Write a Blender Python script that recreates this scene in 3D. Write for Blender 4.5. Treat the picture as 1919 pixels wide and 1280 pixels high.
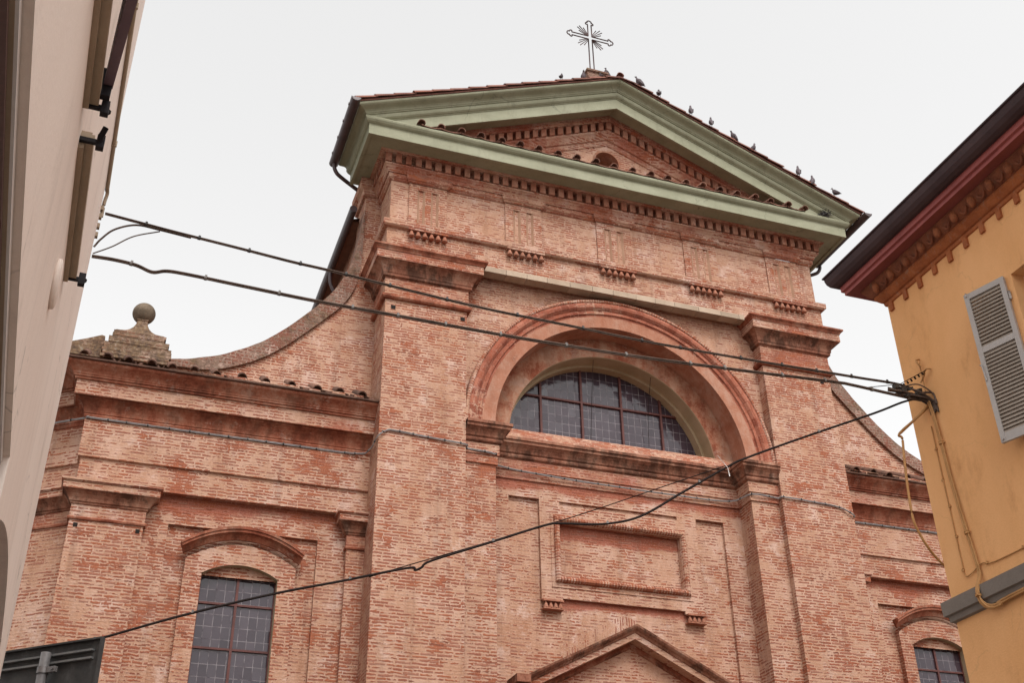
import bpy, bmesh, math, random
from mathutils import Vector, Matrix, noise as mnoise
R = math.radians
random.seed(7)
for o in list(bpy.data.objects): bpy.data.objects.remove(o, do_unlink=True)
scene = bpy.context.scene
COL = scene.collection

# ---------------------------------------------------------------- camera
cam = bpy.data.cameras.new("camera"); cam_o = bpy.data.objects.new("camera", cam); COL.objects.link(cam_o)
cam.sensor_width = 36; cam.lens = 2165.38/1919*36; cam.clip_end = 2000
_p, _r, _y = R(31.22857), R(-.95196), R(20.02333)
_f = Vector((math.sin(_y)*math.cos(_p), math.cos(_y)*math.cos(_p), math.sin(_p)))
_x = Vector((math.cos(_y), -math.sin(_y), 0)); _u = _x.cross(_f)
_x2 = _x*math.cos(_r) + _u*math.sin(_r); _u2 = _u*math.cos(_r) - _x*math.sin(_r)
m = Matrix(((_x2.x, _u2.x, -_f.x, 0), (_x2.y, _u2.y, -_f.y, 0), (_x2.z, _u2.z, -_f.z, 0), (0, 0, 0, 1)))
cam_o.matrix_world = Matrix.Translation((-9.3919, -19, 1.6)) @ m
scene.camera = cam_o

# ---------------------------------------------------------------- sky and sun (overcast)
world = bpy.data.worlds.new("World"); scene.world = world; world.use_nodes = True
wn, wl = world.node_tree.nodes, world.node_tree.links
wn.clear()
sky = wn.new('ShaderNodeTexSky'); sky.sky_type = 'NISHITA'; sky.sun_disc = False
sky.sun_elevation = R(52); sky.sun_rotation = R(176); sky.air_density = 1; sky.dust_density = 4
hs = wn.new('ShaderNodeHueSaturation'); hs.inputs['Saturation'].default_value = 0.02; wl.new(sky.outputs[0], hs.inputs['Color'])
bg1 = wn.new('ShaderNodeBackground'); bg1.inputs['Strength'].default_value = 0.15; wl.new(hs.outputs[0], bg1.inputs['Color'])
bg2 = wn.new('ShaderNodeBackground'); bg2.inputs['Color'].default_value = (1, .992, .985, 1); bg2.inputs['Strength'].default_value = 0.325
add = wn.new('ShaderNodeAddShader'); wl.new(bg1.outputs[0], add.inputs[0]); wl.new(bg2.outputs[0], add.inputs[1])
wo = wn.new('ShaderNodeOutputWorld'); wl.new(add.outputs[0], wo.inputs[0])
sun = bpy.data.lights.new("sun", 'SUN'); sun.energy = 1.1; sun.angle = R(18); sun.color = (1, .96, .9)
sun_o = bpy.data.objects.new("sun", sun); COL.objects.link(sun_o)
# sun high behind the camera, veiled by cloud: direction of light
_az, _el = R(176), R(52)
_sd = Vector((math.sin(_az)*math.cos(_el), math.cos(_az)*math.cos(_el), math.sin(_el)))
sun_o.rotation_euler = _sd.to_track_quat('Z', 'Y').to_euler()
sun_o.location = (-10, -30, 40)
vs = scene.view_settings
vs.view_transform = 'Standard'; vs.look = 'None'; vs.exposure = 0.36; vs.gamma = 1
scene.render.engine = 'CYCLES'

# ---------------------------------------------------------------- materials
def N(nt, t, **kw):
    n = nt.nodes.new(t)
    for k, v in kw.items():
        if k in n.inputs: n.inputs[k].default_value = v
        else: setattr(n, k, v)
    return n
def newmat(name):
    mt = bpy.data.materials.new(name); mt.use_nodes = True; nt = mt.node_tree; nt.nodes.clear()
    out = nt.nodes.new('ShaderNodeOutputMaterial'); b = nt.nodes.new('ShaderNodeBsdfPrincipled')
    nt.links.new(b.outputs[0], out.inputs[0]); return mt, nt, b
def ramp(nt, fac, stops):
    r = nt.nodes.new('ShaderNodeValToRGB'); e = r.color_ramp.elements
    while len(e) < len(stops): e.new(.5)
    for i, (p, c) in enumerate(stops):
        e[i].position = p; e[i].color = (*c, 1) if len(c) == 3 else c
    nt.links.new(fac, r.inputs[0]); return r.outputs[0]
def mth(nt, op, a, b=None, clamp=False):
    n = nt.nodes.new('ShaderNodeMath'); n.operation = op; n.use_clamp = clamp
    for i, v in enumerate((a, b)):
        if v is None: continue
        if isinstance(v, (int, float)): n.inputs[i].default_value = v
        else: nt.links.new(v, n.inputs[i])
    return n.outputs[0]
def mixc(nt, fac, a, b, mode='MIX'):
    n = nt.nodes.new('ShaderNodeMix'); n.data_type = 'RGBA'; n.blend_type = mode
    for s, v in ((n.inputs[0], fac), (n.inputs[6], a), (n.inputs[7], b)):
        if isinstance(v, (int, float)): s.default_value = v
        elif isinstance(v, tuple): s.default_value = (*v, 1)
        else: nt.links.new(v, s)
    return n.outputs[2]
def noise(nt, vec, scale, detail=4, rough=.6, dist=0):
    n = nt.nodes.new('ShaderNodeTexNoise'); n.inputs['Scale'].default_value = scale; n.inputs['Detail'].default_value = detail
    n.inputs['Roughness'].default_value = rough; n.inputs['Distortion'].default_value = dist
    nt.links.new(vec, n.inputs['Vector']); return n.outputs[0]
def sstep(nt, v, lo, hi):
    n = nt.nodes.new('ShaderNodeMapRange'); n.interpolation_type = 'SMOOTHSTEP'
    n.inputs[1].default_value = lo; n.inputs[2].default_value = hi; nt.links.new(v, n.inputs[0]); return n.outputs[0]
def bump(nt, b, h, dist=.01, strength=.6):
    n = nt.nodes.new('ShaderNodeBump'); n.inputs['Distance'].default_value = dist; n.inputs['Strength'].default_value = strength
    nt.links.new(h, n.inputs['Height']); nt.links.new(n.outputs[0], b.inputs['Normal'])
def pos(nt):
    return nt.nodes.new('ShaderNodeNewGeometry').outputs['Position']
def scaled(nt, v, s):
    n = nt.nodes.new('ShaderNodeVectorMath'); n.operation = 'MULTIPLY'; nt.links.new(v, n.inputs[0]); n.inputs[1].default_value = s; return n.outputs[0]

def brick_mat(name, cover=.5, red=0., stain=0., row=.0595, bw=.292, lichen=0., plaster=None, brickramp=None, mortar=None):
    """old brick under a worn lime wash: 'cover' = how much of the brick shows, 'red' = share of red wash left on the pointing"""
    mt, nt, b = newmat(name); P = pos(nt)
    uvn = nt.nodes.new('ShaderNodeUVMap'); uv = uvn.outputs[0]
    wob = nt.nodes.new('ShaderNodeTexNoise'); wob.inputs['Scale'].default_value = 7; wob.inputs['Detail'].default_value = 3
    nt.links.new(P, wob.inputs['Vector'])
    off = nt.nodes.new('ShaderNodeVectorMath'); off.operation = 'SUBTRACT'; nt.links.new(wob.outputs['Color'], off.inputs[0]); off.inputs[1].default_value = (.5, .5, .5)
    offs = nt.nodes.new('ShaderNodeVectorMath'); offs.operation = 'SCALE'; nt.links.new(off.outputs[0], offs.inputs[0]); offs.inputs[3].default_value = .036
    uvw = nt.nodes.new('ShaderNodeVectorMath'); nt.links.new(uv, uvw.inputs[0]); nt.links.new(offs.outputs[0], uvw.inputs[1])
    bt = nt.nodes.new('ShaderNodeTexBrick'); bt.offset = .5; bt.squash = .62; bt.squash_frequency = 3
    nt.links.new(uvw.outputs[0], bt.inputs['Vector'])
    for k, v in (('Scale', 1), ('Mortar Size', mortar or row*.42), ('Mortar Smooth', .9), ('Bias', 0), ('Brick Width', bw), ('Row Height', row)): bt.inputs[k].default_value = v
    bt.inputs['Color1'].default_value = (0, 0, 0, 1); bt.inputs['Color2'].default_value = (1, 1, 1, 1); bt.inputs['Mortar'].default_value = (.5, .5, .5, 1)
    sp = nt.nodes.new('ShaderNodeSeparateColor'); nt.links.new(bt.outputs['Color'], sp.inputs[0]); rnd = sp.outputs[0]; fac = bt.outputs['Fac']
    n1 = noise(nt, P, .62, 5, .62); n2 = noise(nt, scaled(nt, P, (1, 1, 2.2)), 16, 4, .7); n3 = noise(nt, scaled(nt, P, (1, 1, .55)), 1.7, 6, .68); n4 = noise(nt, P, 60, 2, .6)
    # each brick is worn to its own ragged outline: it shows where the distance to its joints beats a threshold
    n5 = noise(nt, scaled(nt, P, (1, 1, 1.7)), 4.2, 3, .6)
    sub = lambda x, k: mth(nt, 'MULTIPLY', mth(nt, 'SUBTRACT', x, .5), k)
    n6 = noise(nt, scaled(nt, P, (1, 1, 1.25)), 1.9, 3, .55)
    t = mth(nt, 'ADD', sub(n1, 2.2), sub(rnd, 1.05)); t = mth(nt, 'ADD', t, sub(n2, 2.7)); t = mth(nt, 'ADD', t, sub(n3, 1.2)); t = mth(nt, 'ADD', t, sub(n5, 2.8)); t = mth(nt, 'ADD', t, sub(n6, 2.4))
    v = mth(nt, 'SUBTRACT', mth(nt, 'ADD', t, cover), mth(nt, 'MULTIPLY', fac, .95))
    vis = sstep(nt, v, -.05, .12)
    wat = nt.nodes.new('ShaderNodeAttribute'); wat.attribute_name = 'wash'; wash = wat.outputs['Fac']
    bc = ramp(nt, mth(nt, 'ADD', mth(nt, 'MULTIPLY', rnd, .7), mth(nt, 'MULTIPLY', n4, .3)), brickramp or
              [(.12, (.17, .06, .038)), (.32, (.30, .085, .043)), (.5, (.38, .125, .06)), (.66, (.28, .092, .058)), (.8, (.40, .19, .13)), (.92, (.22, .15, .115)), (1, (.15, .08, .06))])
    pr = plaster or [(.32, (.42, .22, .135)), (.44, (.50, .30, .20)), (.54, (.57, .375, .275)), (.64, (.62, .43, .34)), (.76, (.55, .405, .335))]
    pc = ramp(nt, mth(nt, 'ADD', mth(nt, 'MULTIPLY', n3, .75), mth(nt, 'MULTIPLY', n2, .25)), pr)
    # pale lime pointing right beside the bricks
    pale = mth(nt, 'MULTIPLY', sstep(nt, v, -.5, -.08), .45); pc = mixc(nt, pale, pc, (.64, .45, .36))
    bloom = sstep(nt, mth(nt, 'ADD', mth(nt, 'MULTIPLY', noise(nt, P, 1.35, 6, .7), .8), mth(nt, 'MULTIPLY', n2, .2)), .53, .62); pc = mixc(nt, mth(nt, 'MULTIPLY', bloom, .6), pc, (.70, .545, .475))
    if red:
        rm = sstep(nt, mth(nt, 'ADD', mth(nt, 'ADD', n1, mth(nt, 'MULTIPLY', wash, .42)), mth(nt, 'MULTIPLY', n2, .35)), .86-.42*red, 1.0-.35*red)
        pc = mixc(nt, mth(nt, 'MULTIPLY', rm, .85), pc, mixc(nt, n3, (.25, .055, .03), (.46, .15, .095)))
    col = mixc(nt, mth(nt, 'MULTIPLY', vis, .93), pc, bc)
    spk = noise(nt, P, 42, 3, .75)
    col = mixc(nt, mth(nt, 'MULTIPLY', sstep(nt, spk, .54, .70), .55), col, mixc(nt, .5, col, (.07, .04, .03)))
    col = mixc(nt, mth(nt, 'MULTIPLY', sstep(nt, spk, .47, .32), .35), col, (.62, .47, .39))
    grime = sstep(nt, noise(nt, scaled(nt, P, (1, 1, .35)), 1.1, 7, .72), .50, .78)
    col = mixc(nt, mth(nt, 'MULTIPLY', grime, .16+.75*stain), col, (.10, .068, .05))
    strk = sstep(nt, noise(nt, scaled(nt, P, (4.2, 4.2, .16)), 1.0, 5, .65), .50, .74)
    col = mixc(nt, mth(nt, 'MULTIPLY', strk, .30), col, (.16, .085, .06))
    if lichen:
        lm = sstep(nt, noise(nt, P, 3.2, 6, .75), .55-.25*lichen, .72-.15*lichen)
        col = mixc(nt, mth(nt, 'MULTIPLY', lm, .9), col, ramp(nt, noise(nt, P, 11, 4, .7), [(.3, (.045, .036, .028)), (.48, (.15, .105, .072)), (.57, (.21, .145, .08)), (.7, (.34, .31, .27))]))
    col = mixc(nt, 1., col, (.82, .75, .722), 'MULTIPLY')
    nt.links.new(col, b.inputs['Base Color']); b.inputs['Roughness'].default_value = .93; b.inputs['Specular IOR Level'].default_value = .15
    h = mth(nt, 'ADD', mth(nt, 'MULTIPLY', vis, .5), mth(nt, 'ADD', mth(nt, 'MULTIPLY', n2, .6), mth(nt, 'MULTIPLY', fac, -.2)))
    bump(nt, b, h, .012, .75); return mt

def plain_mat(name, c1, c2, rough=.8, scale=2., streak=1., dirt=None, dirt_amt=0., bdist=.004, spec=.3, metal=0., fine=40, island=0., crack=0.):
    mt, nt, b = newmat(name); P = pos(nt)
    n1 = noise(nt, scaled(nt, P, (1, 1, streak)), scale, 6, .65); n2 = noise(nt, P, fine, 3, .6)
    col = mixc(nt, sstep(nt, mth(nt, 'ADD', mth(nt, 'MULTIPLY', n1, .8), mth(nt, 'MULTIPLY', n2, .2)), .33, .67), c1, c2)
    if dirt:
        d = sstep(nt, noise(nt, scaled(nt, P, (1.3, 1.3, .6)), scale*1.7, 8, .75), .52, .75)
        col = mixc(nt, mth(nt, 'MULTIPLY', d, dirt_amt), col, dirt)
    if island:   # every tile or slab has its own firing
        ri = mth(nt, 'FRACT', mth(nt, 'ADD', nt.nodes.new('ShaderNodeNewGeometry').outputs['Random Per Island'], nt.nodes.new('ShaderNodeObjectInfo').outputs['Random']))
        col = mixc(nt, mth(nt, 'MULTIPLY', sstep(nt, ri, .35, 1.), island), col, tuple(min(1, c*.42) for c in c1)); col = mixc(nt, mth(nt, 'MULTIPLY', sstep(nt, ri, .4, 0.), island*.7), col, tuple(min(1, c*1.35) for c in c2))
    if crack:
        vo_ = nt.nodes.new('ShaderNodeTexVoronoi'); vo_.feature = 'DISTANCE_TO_EDGE'; vo_.inputs['Scale'].default_value = .55
        wv = nt.nodes.new('ShaderNodeVectorMath'); wv.operation = 'MULTIPLY_ADD'; tn = nt.nodes.new('ShaderNodeTexNoise'); tn.inputs['Scale'].default_value = 2.2; tn.inputs['Detail'].default_value = 6; nt.links.new(P, tn.inputs['Vector'])
        nt.links.new(tn.outputs['Color'], wv.inputs[0]); wv.inputs[1].default_value = (.8, .8, .8); nt.links.new(P, wv.inputs[2]); nt.links.new(wv.outputs[0], vo_.inputs['Vector'])
        ck = mth(nt, 'MULTIPLY', sstep(nt, vo_.outputs['Distance'], .008, .001), sstep(nt, noise(nt, P, .9, 2), .5, .6)); col = mixc(nt, mth(nt, 'MULTIPLY', ck, crack), col, tuple(c*.35 for c in c1))
        st = sstep(nt, noise(nt, scaled(nt, P, (3.2, 3.2, .22)), 1.5, 5, .6), .52, .72); col = mixc(nt, mth(nt, 'MULTIPLY', st, crack*.35), col, tuple(c*.55 for c in c1))
    nt.links.new(col, b.inputs['Base Color']); b.inputs['Roughness'].default_value = rough; b.inputs['Metallic'].default_value = metal
    b.inputs['Specular IOR Level'].default_value = spec
    bump(nt, b, mth(nt, 'ADD', mth(nt, 'MULTIPLY', n1, .5), n2), bdist, .6); return mt

def render_mat(name, stops, dark=.5, scale=1.6, flake=(.55, .36, .29), flake_amt=.6):
    """painted lime render on mouldings: streaks of red, pale worn patches, soot"""
    mt, nt, b = newmat(name); P = pos(nt)
    n1 = noise(nt, P, scale, 7, .7); n2 = noise(nt, scaled(nt, P, (2.4, 2.4, .5)), 2.3, 5, .65); n3 = noise(nt, P, 24, 4, .65)
    base = mth(nt, 'ADD', mth(nt, 'MULTIPLY', n1, .6), mth(nt, 'ADD', mth(nt, 'MULTIPLY', n2, .25), mth(nt, 'MULTIPLY', n3, .15)))
    col = ramp(nt, mth(nt, 'ADD', mth(nt, 'MULTIPLY', mth(nt, 'SUBTRACT', base, .5), 1.9), .5), stops)
    fl = sstep(nt, mth(nt, 'ADD', mth(nt, 'MULTIPLY', noise(nt, P, 2.6, 7, .72), .75), mth(nt, 'MULTIPLY', n3, .25)), .55, .63)
    col = mixc(nt, mth(nt, 'MULTIPLY', fl, flake_amt), col, flake)
    dk = sstep(nt, noise(nt, scaled(nt, P, (1.6, 1.6, .7)), 1.9, 7, .7), .46, .62)
    col = mixc(nt, mth(nt, 'MULTIPLY', dk, dark), col, (.055, .032, .023))
    col = mixc(nt, 1., col, (.76, .715, .68), 'MULTIPLY')
    nt.links.new(col, b.inputs['Base Color']); b.inputs['Roughness'].default_value = .92; b.inputs['Specular IOR Level'].default_value = .15
    bump(nt, b, mth(nt, 'ADD', n3, mth(nt, 'MULTIPLY', fl, .4)), .012, .7); return mt

M = {}
M['brick'] = brick_mat('worn_brick', .42, .06)
M['brick_bare'] = brick_mat('bare_brick', .66, .05)
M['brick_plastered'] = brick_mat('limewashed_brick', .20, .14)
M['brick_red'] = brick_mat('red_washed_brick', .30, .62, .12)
M['frieze'] = brick_mat('smooth_frieze_brick', .13, .10)
M['corona'] = brick_mat('corona_render', .10, .42, .12)
M['brick_cornice'] = brick_mat('cornice_brick', .50, .55, .25)
M['coping'] = brick_mat('weathered_coping', .40, .2, .55, row=.07, bw=.14, lichen=.35, plaster=[(.3, (.12, .085, .065)), (.5, (.24, .165, .13)), (.7, (.36, .28, .235))], brickramp=[(.2, (.13, .05, .035)), (.6, (.24, .09, .06)), (1, (.2, .13, .1))])
M['pedestal'] = brick_mat('mossy_pedestal_brick', .30, .1, .5, row=.075, bw=.24, lichen=.95, plaster=[(.3, (.14, .095, .065)), (.5, (.25, .18, .12)), (.7, (.36, .29, .22))], brickramp=[(.2, (.15, .065, .04)), (.6, (.26, .12, .075)), (1, (.22, .15, .1))])
M['brick_lichen'] = brick_mat('lichen_brick', .50, .1, .3, lichen=.75)
M['red_mould'] = render_mat('red_moulding', [(.3, (.22, .065, .038)), (.45, (.36, .12, .072)), (.58, (.46, .20, .13)), (.72, (.54, .31, .23))], .42)
M['dark_mould'] = render_mat('sooty_moulding', [(.3, (.17, .068, .043)), (.45, (.32, .135, .088)), (.6, (.43, .22, .15)), (.75, (.52, .33, .25))], .72, flake_amt=.4)
M['dentil'] = render_mat('dentil_render', [(.3, (.38, .14, .085)), (.48, (.47, .215, .145)), (.62, (.52, .28, .20)), (.78, (.5, .3, .23))], .25, flake_amt=.3)
M['tan_plaster'] = plain_mat('tan_plaster', (.30, .165, .105), (.38, .225, .15), .92, 4, .5, (.2, .1, .06), .4, .006, .15)
M['pink_render'] = render_mat('pink_render', [(.3, (.40, .165, .10)), (.48, (.47, .225, .15)), (.62, (.52, .29, .21)), (.78, (.53, .33, .26))], .12, flake_amt=.35)
M['arch_red'] = brick_mat('arch_brick', .80, .9, .3, row=.2, bw=.17, mortar=.022, brickramp=[(.2, (.24, .065, .038)), (.5, (.37, .12, .07)), (.8, (.46, .19, .125))])
M['inner_render'] = render_mat('flaking_render', [(.34, (.30, .09, .05)), (.46, (.42, .19, .12)), (.58, (.50, .29, .20)), (.75, (.51, .34, .27))], .22)
M['stone'] = plain_mat('pale_stone', (.36, .265, .19), (.44, .335, .25), .9, 3, 1, (.2, .15, .1), .4, island=.25)
M['beige_paint'] = plain_mat('beige_reveal_paint', (.33, .25, .15), (.42, .32, .21), .85, 2)
M['green'] = plain_mat('green_painted_wood', (.24, .235, .152), (.305, .30, .205), .65, 1.3, 2.5, (.15, .135, .085), .6, .006, crack=.55)
M['gutter'] = plain_mat('brown_gutter_metal', (.045, .025, .026), (.075, .042, .042), .45, 3, 1, (.12, .08, .07), .3, .002, .5)
M['tile'] = plain_mat('terracotta_tile', (.135, .054, .042), (.245, .105, .075), .9, 5, 1, (.10, .07, .05), .7, .01, island=.55)
M['tile_old'] = plain_mat('mossy_tile', (.095, .05, .036), (.20, .10, .068), .95, 6, 1, (.075, .068, .035), .8, .012, island=.6)
M['tile_mid'] = plain_mat('weathered_tile', (.16, .072, .052), (.33, .17, .12), .95, 6, 1, (.08, .06, .045), .6, .012, island=.5)
M['muntin'] = plain_mat('red_brown_iron', (.075, .024, .02), (.12, .04, .032), .6, 6)
M['iron'] = plain_mat('black_iron', (.010, .008, .010), (.020, .017, .019), .65, 8, spec=.15)
M['cross_iron'] = plain_mat('rusty_iron', (.05, .028, .026), (.085, .045, .04), .7, 8)
M['cable'] = plain_mat('brown_cable', (.075, .052, .042), (.135, .098, .08), .8, 8, bdist=.001, spec=.15)
M['cable_black'] = plain_mat('black_cable', (.012, .008, .007), (.022, .014, .012), .7, 8, bdist=.001, spec=.12)
M['cable_grey'] = plain_mat('grey_cable', (.22, .205, .20), (.36, .34, .335), .6, 8, bdist=.001)
M['cable_ochre'] = plain_mat('ochre_painted_cable', (.42, .21, .075), (.52, .28, .11), .6, 8, bdist=.001)
M['tie'] = plain_mat('tie_metal', (.02, .018, .018), (.06, .055, .05), .5, 8)
M['tie_grey'] = plain_mat('grey_tie', (.13, .115, .105), (.2, .185, .175), .5, 8)
M['ochre'] = plain_mat('ochre_stucco', (.74, .385, .16), (.84, .465, .215), .88, .8, .6, (.48, .215, .08), .6, .004, .2, crack=.12)
M['cream'] = plain_mat('cream_stucco', (.77, .64, .56), (.82, .70, .62), .85, .5, .5, (.46, .36, .29), .55, .003, .25, crack=.45)
M['sillstone'] = plain_mat('beige_sill', (.30, .225, .155), (.37, .28, .20), .75, 2)
M['shutter_grey'] = plain_mat('grey_shutter_paint', (.38, .35, .33), (.44, .41, .39), .5, 2, 2, None, 0, .001)
M['slat'] = plain_mat('shutter_slat_paint', (.26, .215, .175), (.32, .27, .225), .55, 3, 1, None, 0, .001)
M['purple'] = plain_mat('aubergine_shutter_paint', (.13, .082, .10), (.18, .12, .14), .5, 2, 2, None, 0, .001)
M['grey_stone'] = plain_mat('grey_string_stone', (.17, .145, .125), (.22, .19, .165), .85, 2)
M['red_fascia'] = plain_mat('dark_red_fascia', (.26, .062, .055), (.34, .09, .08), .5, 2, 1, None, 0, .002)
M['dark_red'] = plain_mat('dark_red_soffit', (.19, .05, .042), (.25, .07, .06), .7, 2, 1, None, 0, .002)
M['dark_gutter'] = plain_mat('dark_brown_gutter', (.048, .028, .030), (.068, .041, .042), .6, 2, 1, None, 0, .002, .2)
M['terracotta'] = plain_mat('orange_terracotta', (.29, .085, .03), (.42, .14, .05), .85, 5, 1, (.30, .24, .19), .6, .006)
M['terracotta_dark'] = plain_mat('dull_terracotta', (.15, .05, .028), (.26, .09, .045), .85, 6, 1, (.2, .15, .11), .55, .006)
M['terracotta_mid'] = plain_mat('worn_terracotta', (.18, .06, .03), (.33, .115, .05), .85, 9, 1, (.10, .05, .03), .7, .008)
M['signback'] = plain_mat('dark_grey_sheet', (.022, .021, .020), (.05, .047, .045), .6, 3, 1, (.16, .16, .16), .3, .001, .3)
M['rail'] = plain_mat('sign_rail', (.10, .10, .10), (.16, .155, .15), .55, 5, 1, None, 0, .001, .3)
M['galv'] = plain_mat('galvanised_steel', (.13, .12, .12), (.20, .185, .18), .45, 9, 1, None, 0, .001, .5, .4)
M['white'] = plain_mat('white_trim', (.68, .64, .62), (.74, .70, .68), .6, 2)
M['brown_door'] = plain_mat('brown_door', (.16, .10, .09), (.20, .13, .12), .6, 1.5)
M['dark'] = plain_mat('hole_shade', (.012, .009, .008), (.02, .015, .012), .95)  # near-black colour standing in for the shade inside putlog holes
M['nest'] = plain_mat('twigs', (.05, .043, .045), (.10, .09, .09), .95, 20)
M['cobble'] = plain_mat('porphyry_cobbles', (.13, .12, .11), (.19, .175, .16), .85, 3)
def pigeon_mat():
    mt, nt, b = newmat('pigeon_feathers'); P = pos(nt)
    col = ramp(nt, noise(nt, P, 9, 3), [(.3, (.035, .024, .028)), (.5, (.08, .058, .064)), (.7, (.15, .12, .13))])
    nt.links.new(col, b.inputs['Base Color']); b.inputs['Roughness'].default_value = .8; return mt
M['pigeon'] = pigeon_mat()
def glass_mat(name, gx, gz, w=.0055):
    """old leaded glazing: dark panes, thin grey cames that follow the panes; UV = metres"""
    mt, nt, b = newmat(name); P = pos(nt); uvn = nt.nodes.new('ShaderNodeUVMap')
    bt = nt.nodes.new('ShaderNodeTexBrick'); bt.offset = 0; bt.squash = 1
    nt.links.new(uvn.outputs[0], bt.inputs['Vector'])
    for k, v in (('Scale', 1), ('Mortar Size', w), ('Mortar Smooth', .1), ('Brick Width', gx), ('Row Height', gz)): bt.inputs[k].default_value = v
    bt.inputs['Color1'].default_value = (0, 0, 0, 1); bt.inputs['Color2'].default_value = (1, 1, 1, 1)
    sp = nt.nodes.new('ShaderNodeSeparateColor'); nt.links.new(bt.outputs['Color'], sp.inputs[0])
    n1 = noise(nt, P, 1.2, 4); n2 = noise(nt, P, 7, 3)
    pane = mixc(nt, mth(nt, 'ADD', mth(nt, 'MULTIPLY', n1, .7), mth(nt, 'MULTIPLY', sp.outputs[0], .25)), (.018, .012, .017), (.078, .055, .068))
    col = mixc(nt, mth(nt, 'MULTIPLY', bt.outputs['Fac'], sstep(nt, n2, .3, .62)), pane, (.21, .185, .195))
    nt.links.new(col, b.inputs['Base Color']); b.inputs['Specular IOR Level'].default_value = .42
    rg = mth(nt, 'ADD', .10, mth(nt, 'MULTIPLY', bt.outputs['Fac'], .5)); nt.links.new(rg, b.inputs['Roughness'])
    cx_ = nt.nodes.new('ShaderNodeCombineXYZ'); r_ = sp.outputs[0]
    for k, (q, a_) in enumerate(((13.7, .10), (7.3, .02), (29.1, .10))):
        fr = mth(nt, 'FRACT', mth(nt, 'MULTIPLY', r_, q)); nt.links.new(mth(nt, 'MULTIPLY', mth(nt, 'SUBTRACT', fr, .5), a_), cx_.inputs[k])
    ge = nt.nodes.new('ShaderNodeNewGeometry'); va = nt.nodes.new('ShaderNodeVectorMath'); nt.links.new(ge.outputs['Normal'], va.inputs[0]); nt.links.new(cx_.outputs[0], va.inputs[1])
    vn = nt.nodes.new('ShaderNodeVectorMath'); vn.operation = 'NORMALIZE'; nt.links.new(va.outputs[0], vn.inputs[0])
    bn = nt.nodes.new('ShaderNodeBump'); bn.inputs['Distance'].default_value = .006; bn.inputs['Strength'].default_value = .4
    nt.links.new(n2, bn.inputs['Height']); nt.links.new(vn.outputs[0], bn.inputs['Normal']); nt.links.new(bn.outputs[0], b.inputs['Normal']); return mt
M['glass'] = glass_mat('leaded_glass', .155, .2)
M['glass_small'] = glass_mat('leaded_glass_small', .15, .215)

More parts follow.
